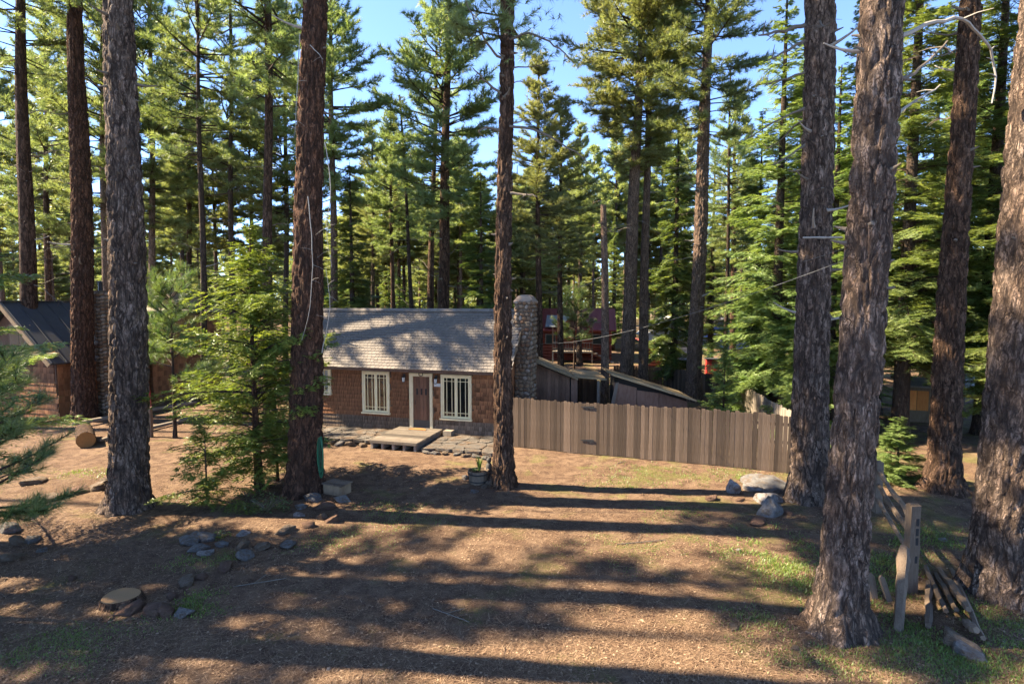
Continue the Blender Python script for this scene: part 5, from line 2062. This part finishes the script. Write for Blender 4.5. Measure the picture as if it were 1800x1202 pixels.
# ------------------------------------------------------------------ wires and dead limbs
A_, B_ = at(948, 605, 23.5), at(1492, 455, 9.0)
q = MB()
q.tube([A_.lerp(B_, f) - A_ - Vector((0, 0, 1.3 * f * (1 - f))) for f in np.linspace(0, 1, 24)], .0055, 5)
o = q.build('overhead_wire', 'wire_grey')
o.location = A_
tag(o, 'grey overhead wire sagging from the cabin to the leaning pine', 'wire')
A_, B_ = at(1412, 460, 14.2), at(1566, 405, 8.6)
q = MB()
q.tube([A_.lerp(B_, f) - A_ - Vector((0, 0, .1 * f * (1 - f))) for f in np.linspace(0, 1, 10)], .006, 5)
o = q.build('tie_wire', 'wire_grey')
o.location = A_
tag(o, 'thin wire strung between the two big right-hand pines', 'wire')
A_ = at(1411, 418, 14.1)
q = MB()
split_rail(q, (0, 0, 0), at(1481, 417, 14.1) - A_, .028, 8)
o = q.build('nailed_pole', 'dead_wood')
o.location = A_
tag(o, 'short pale pole fixed level across the fence-end pine', 'pole')


def limb(parent, path, r, mat):
    pts = [at(*p) - parent.location for p in path]
    # smooth the path
    out = []
    for i in range(len(pts) - 1):
        p0, p1, p2, p3 = pts[max(i - 1, 0)], pts[i], pts[i + 1], pts[min(i + 2, len(pts) - 1)]
        for f in (0, .25, .5, .75):
            out.append(.5 * ((2 * p1) + (p2 - p0) * f + (2 * p0 - 5 * p1 + 4 * p2 - p3) * f * f + (3 * p1 - p0 - 3 * p2 + p3) * f ** 3))
    out.append(pts[-1])
    n = len(out)
    kj = random.Random(n * 7 + int(path[0][0]))
    out = [v + Vector((kj.uniform(-1, 1), kj.uniform(-1, 1), kj.uniform(-1, 1))) * r * .7 * (1 if 0 < i else 0) for i, v in enumerate(out)]
    q = MB()
    q.tube(out, [r * (1.05 - .8 * i / n) for i in range(n)], 6, True)
    for k in range(4):
        i = kj.randrange(n // 3, n - 1)
        d = Vector((kj.uniform(-1, 1), kj.uniform(-1, 1), kj.uniform(-.8, .5))).normalized() * kj.uniform(.15, .4)
        q.tube([out[i], out[i] + d * .5 + Vector((0, 0, .02)), out[i] + d], [r * .35, r * .25, r * .12], 4, False)
    return q.build('dead_branch', mat, parent)


byl = {t['label']: t for t in TREES}
t7 = byl['leaning pine closest to the split-rail fence with deeply furrowed bark']
t4 = byl['thick reddish-brown pine with hanging green hose before the cabin']
t6 = byl['big dark-barked pine at the end of the board fence']
t9 = byl['tall pine in the shade of the fir boughs beyond the rail fence']
limb(t7, [(1575, 68, 8.6), (1630, 44, 8.9), (1690, 36, 9.3), (1728, 66, 9.6), (1749, 120, 9.8), (1744, 182, 9.8)], .035, 'dead_wood')
limb(t7, [(1570, 150, 8.6), (1620, 118, 9.0), (1665, 70, 9.4)], .032, 'dead_branch')
limb(t7, [(1560, 212, 8.5), (1600, 185, 8.8), (1652, 150, 9.2)], .03, 'dead_wood')
limb(t6, [(1414, 45, 14.5), (1370, 55, 14.2), (1332, 62, 14.0)], .05, 'dead_branch')
limb(t6, [(1414, 72, 14.5), (1380, 90, 14.2), (1350, 105, 14.0)], .04, 'dead_branch')
limb(t6, [(1414, 128, 14.5), (1375, 140, 14.2), (1340, 148, 14.0)], .03, 'dead_branch')
limb(t6, [(1414, 190, 14.5), (1360, 215, 14.0), (1310, 245, 13.8)], .03, 'dead_branch')
limb(t6, [(1414, 255, 14.5), (1385, 275, 14.2), (1355, 290, 14.0)], .03, 'dead_branch')
for path in ([(541, 345, 14.55), (549, 440, 14.5), (545, 540, 14.45), (530, 598, 14.45)], [(527, 60, 14.6), (522, 170, 14.5), (519, 240, 14.45)],
             [(571, 250, 14.75), (581, 330, 14.6), (574, 400, 14.55), (583, 470, 14.5)], [(545, 80, 14.55), (560, 95, 14.4), (568, 105, 14.3)],
             [(566, 620, 14.6), (580, 540, 14.4), (572, 470, 14.3)]):
    limb(t4, path, .014, 'dead_wood')
for path in ([(884, 105, 15.6), (862, 85, 15.4), (835, 40, 15.2), (815, -10, 15.0)], [(897, 70, 15.6), (930, 60, 15.3), (975, 80, 15.0), (1003, 105, 14.9)],
             [(880, 165, 15.6), (850, 140, 15.4), (830, 120, 15.2)], [(896, 222, 15.6), (950, 232, 15.4), (1000, 260, 15.1), (1040, 290, 15.0)],
             [(897, 340, 15.6), (925, 342, 15.4), (945, 345, 15.2)], [(877, 230, 15.6), (850, 225, 15.4), (840, 232, 15.2)]):
    limb(T5, path, .036, 'dead_branch')
# needles on the two living low boughs of the slender pine
nb_, Pn, Dn = MB(), [], []
rg = random.Random(9)
for path in (((900, 65, 15.5), (1000, 100, 14.9)), ((890, 20, 15.3), (960, 30, 15.0)), ((830, 40, 15.2), (760, 20, 15.0)), ((900, 10, 15.5), (850, -20, 15.2))):
    a, b = at(*path[0]) - T5.location, at(*path[1]) - T5.location
    for k in range(26):
        f = rg.uniform(.15, 1.0)
        Pn.append(tuple(a.lerp(b, f) + Vector((rg.gauss(0, .22), rg.gauss(0, .3), rg.gauss(-.05, .16)))))
        Dn.append((rg.gauss(0, 1), rg.gauss(0, 1), rg.gauss(.1, .5)))
tufts(nb_, Pn, Dn, 20, .22, .014, np.random.RandomState(4))
tag(nb_.build('low_needles', 'needles', T5), kind='stuff')

# ------------------------------------------------------------------ twigs and bark flakes on the ground
q = MB()
rgt = random.Random(14)
for k in range(420):
    Y = 6.8 / (1 - rgt.random() * .62)
    x_ = rgt.uniform(-.95, .95) * Y
    if -8 < x_ < 1 and Y > 18:
        continue
    z_ = hgt(x_, Y) + .008
    a = rgt.uniform(0, 6.28)
    L_ = rgt.uniform(.08, .4)
    e = Vector((L_ * math.cos(a), L_ * math.sin(a), rgt.uniform(0, .02)))
    s0 = Vector((x_, Y, z_))
    md = s0 + e * .5 + Vector((rgt.uniform(-.03, .03), rgt.uniform(-.03, .03), .008))
    q.tube([s0, md, s0 + e], [.006, .005, .003], 3, False, rgt.random() * .5)
tag(q.build('twig_litter', 'litter'), 'small dry twigs scattered thinly over the needle litter', 'litter', kind='stuff')

# ------------------------------------------------------------------ shrubs
def leafy_shrub(name, label, P, n, rx, ry, h, leaf, mat, seed):
    rg = random.Random(seed)
    t = thing(name, label, 'shrub', P)
    st_, lf = MB(), MB()
    for k in range(max(5, n // 14)):
        a = rg.uniform(0, 6.28)
        e = Vector((rx * math.cos(a), ry * math.sin(a), h)) * rg.uniform(.4, .9)
        st_.tube([(0, 0, 0), tuple(e * .5 + Vector((0, 0, .05))), tuple(e)], [.008, .006, .003], 3, False)
    V, Q, T_ = [], [], []
    for k in range(n):
        a = rg.uniform(0, 6.28)
        f = rg.random() ** .5
        p = Vector((rx * f * math.cos(a), ry * f * math.sin(a), h * rg.uniform(.15, 1) * (1.1 - .6 * f)))
        d = Vector((rg.gauss(0, 1), rg.gauss(0, 1), rg.gauss(.2, .4))).normalized()
        s = d.cross(Vector((rg.gauss(0, .5), rg.gauss(0, .5), 1))).normalized()
        l = leaf * rg.uniform(.6, 1.2)
        i = len(V)
        V += [tuple(p), tuple(p + d * l * .5 + s * l * .3), tuple(p + d * l), tuple(p + d * l * .5 - s * l * .3)]
        Q.append([i, i + 1, i + 2, i + 3])
        T_ += [rg.random()] * 4
    lf.add(V, None, Q, np.array(T_))
    tag(st_.build('stems', 'dead_branch', t), kind='stuff')
    tag(lf.build('leaves', mat, t), kind='stuff')


leafy_shrub('leafy_shrub', 'low leafy shrub in the shade at the foot of the hose-hung pine', gp(470, 900), 420, .62, .35, .48, .075, 'shrub_leaf', 1)
leafy_shrub('leafy_shrub', 'small leafy shrub at the foot of the cedar sapling', gp(435, 872), 160, .4, .3, .3, .07, 'shrub_leaf', 2)
leafy_shrub('leafy_shrub', 'bright leafy shrub at the foot of the huge right-edge pine', gp(1786, 1058), 300, .35, .25, .28, .06, 'cedar_leaf', 3)
leafy_shrub('leafy_shrub', 'small bright weeds beside the angular blue-grey stone', gp(385, 945), 130, .25, .18, .16, .055, 'cedar_leaf', 4)
leafy_shrub('leafy_shrub', 'small green weed standing near the fence end', gp(1302, 842), 60, .12, .1, .14, .05, 'cedar_leaf', 5)

# ------------------------------------------------------------------ grass, needle litter and chips
rs = np.random.RandomState(12)
GR = [  # px, py, half width px, half height px, count, blade
    (1365, 1000, 75, 45, 1900, .06), (1440, 985, 40, 60, 500, .05), (1680, 1165, 130, 40, 2400, .045), (1600, 1110, 60, 50, 900, .05), (1560, 990, 45, 20, 700, .06),
    (1650, 945, 60, 18, 700, .05), (1560, 1030, 25, 25, 500, .06), (1770, 1100, 50, 50, 800, .05), (1590, 960, 30, 20, 400, .05),
    (700, 905, 90, 22, 700, .035), (330, 1070, 40, 14, 520, .045), (110, 1130, 60, 20, 420, .035), (190, 1110, 50, 20, 300, .03), (350, 1045, 30, 12, 220, .04), (355, 985, 60, 14, 320, .04),
    (160, 830, 55, 10, 420, .05), (1250, 835, 130, 16, 1100, .035), (1120, 828, 80, 16, 700, .035), (1080, 850, 70, 10, 420, .035), (1200, 900, 90, 14, 420, .03), (1330, 1090, 60, 20, 420, .04),
    (560, 955, 60, 22, 420, .03), (120, 1160, 60, 25, 320, .035), (1480, 1160, 120, 30, 900, .04), (40, 1150, 40, 30, 300, .035), (1050, 960, 140, 30, 420, .025), (1230, 960, 90, 30, 420, .03), (640, 940, 60, 25, 300, .03)]
V, T_ = [], []
rgg = random.Random(4)
for px, py, hw, hh, n_, bl in GR:
    C0 = gp(px, py)
    ex = hw * C0.y / 1000
    ey = (gp(px, py - hh).y - gp(px, min(1500, py + hh)).y) / 2
    n_ = int(n_ * 1.7)
    clumps = [(C0.x + rgg.gauss(0, .55) * ex, C0.y + rgg.gauss(0, .55) * ey) for _ in range(max(4, n_ // 28))]
    for k in range(n_):
        cx, cy = rgg.choice(clumps)
        x_, y_ = cx + rgg.gauss(0, .11), cy + rgg.gauss(0, .11)
        z_ = hgt(x_, y_) - .004
        a = rgg.uniform(0, 6.28)
        h_ = bl * rgg.uniform(.5, 1.3)
        ln = rgg.uniform(.1, 1.0) * h_
        w_ = rgg.uniform(.005, .012)
        dx, dy = math.cos(a), math.sin(a)
        V += [(x_ - dy * w_, y_ + dx * w_, z_ + h_ * .2), (x_ + dy * w_, y_ - dx * w_, z_ + h_ * .2), (x_ + dx * ln, y_ + dy * ln, z_ + h_)]
        T_ += [rgg.random()] * 3
q = MB()
q.add(V, np.arange(len(V)).reshape(-1, 3), None, np.array(T_))
tag(q.build('grass', 'grass_leaf'), 'short thin green grass sprouting in patches through the needle litter', 'grass', kind='stuff')

V, T_ = [], []
for k in range(150000):
    Y = 6.6 / (1 - rgg.random() * .62)
    x_ = rgg.uniform(-1.02, 1.02) * .95 * Y
    if -8 < x_ < 1 and Y > 18.2:
        continue
    if noise.noise((x_ * .55, Y * .8, 3.3)) + .5 * noise.noise((x_ * 1.7, Y * 2.0, 8.3)) < rgg.uniform(-.75, .45):
        continue
    z_ = hgt(x_, Y) + .006
    a = rgg.uniform(0, 6.28)
    if k % 6:
        ln, w_ = rgg.uniform(.07, .19), rgg.uniform(.0026, .005)
        dx, dy = math.cos(a), math.sin(a)
        V += [(x_ - dy * w_, Y + dx * w_, z_), (x_ + dy * w_, Y - dx * w_, z_), (x_ + dx * ln, Y + dy * ln, z_ + rgg.uniform(0, .035))]
        T_ += [rgg.betavariate(2, 2)] * 3
    else:
        s = rgg.uniform(.01, .032)
        for j in range(3):
            b_ = a + j * 2.1 + rgg.uniform(-.4, .4)
            V.append((x_ + s * math.cos(b_), Y + s * math.sin(b_), z_ + rgg.uniform(0, .012)))
        T_ += [rgg.random() ** 1.5] * 3
q = MB()
q.add(V, np.arange(len(V)).reshape(-1, 3), None, np.array(T_))
tag(q.build('needle_litter', 'litter'), 'dry pine needles and bark chips strewn over the yard', 'litter', kind='stuff')
for i, (px, py, L_, a, lb) in enumerate(((1085, 957, 1.1, .15, 'bare fallen twig on the grass right of centre'), (1085, 815, .35, .5, 'dark clod of bark by the fence foot'),
                                        (410, 1032, .9, .3, 'thin fallen stick right of the reddish stones'), (760, 1070, .8, -.6, 'fallen twig in the sunlit foreground'))):
    P = gp(px, py)
    q = MB()
    split_rail(q, (0, 0, .015), (L_ * math.cos(a), L_ * math.sin(a), .04), .010, 200 + i, 7)
    split_rail(q, (L_ * .4 * math.cos(a), L_ * .4 * math.sin(a), .03), (L_ * .7 * math.cos(a + .5), L_ * .7 * math.sin(a + .5), .05), .006, 210 + i, 5)
    o = q.build('fallen_twig', 'dead_branch')
    o.location = P
    tag(o, lb if i != 1 else 'dark fallen twig at the foot of the board fence', 'twig')

for o in COL.objects:
    if o.name.split('.')[0] == 'limbs':
        o['kind'] = 'stuff'
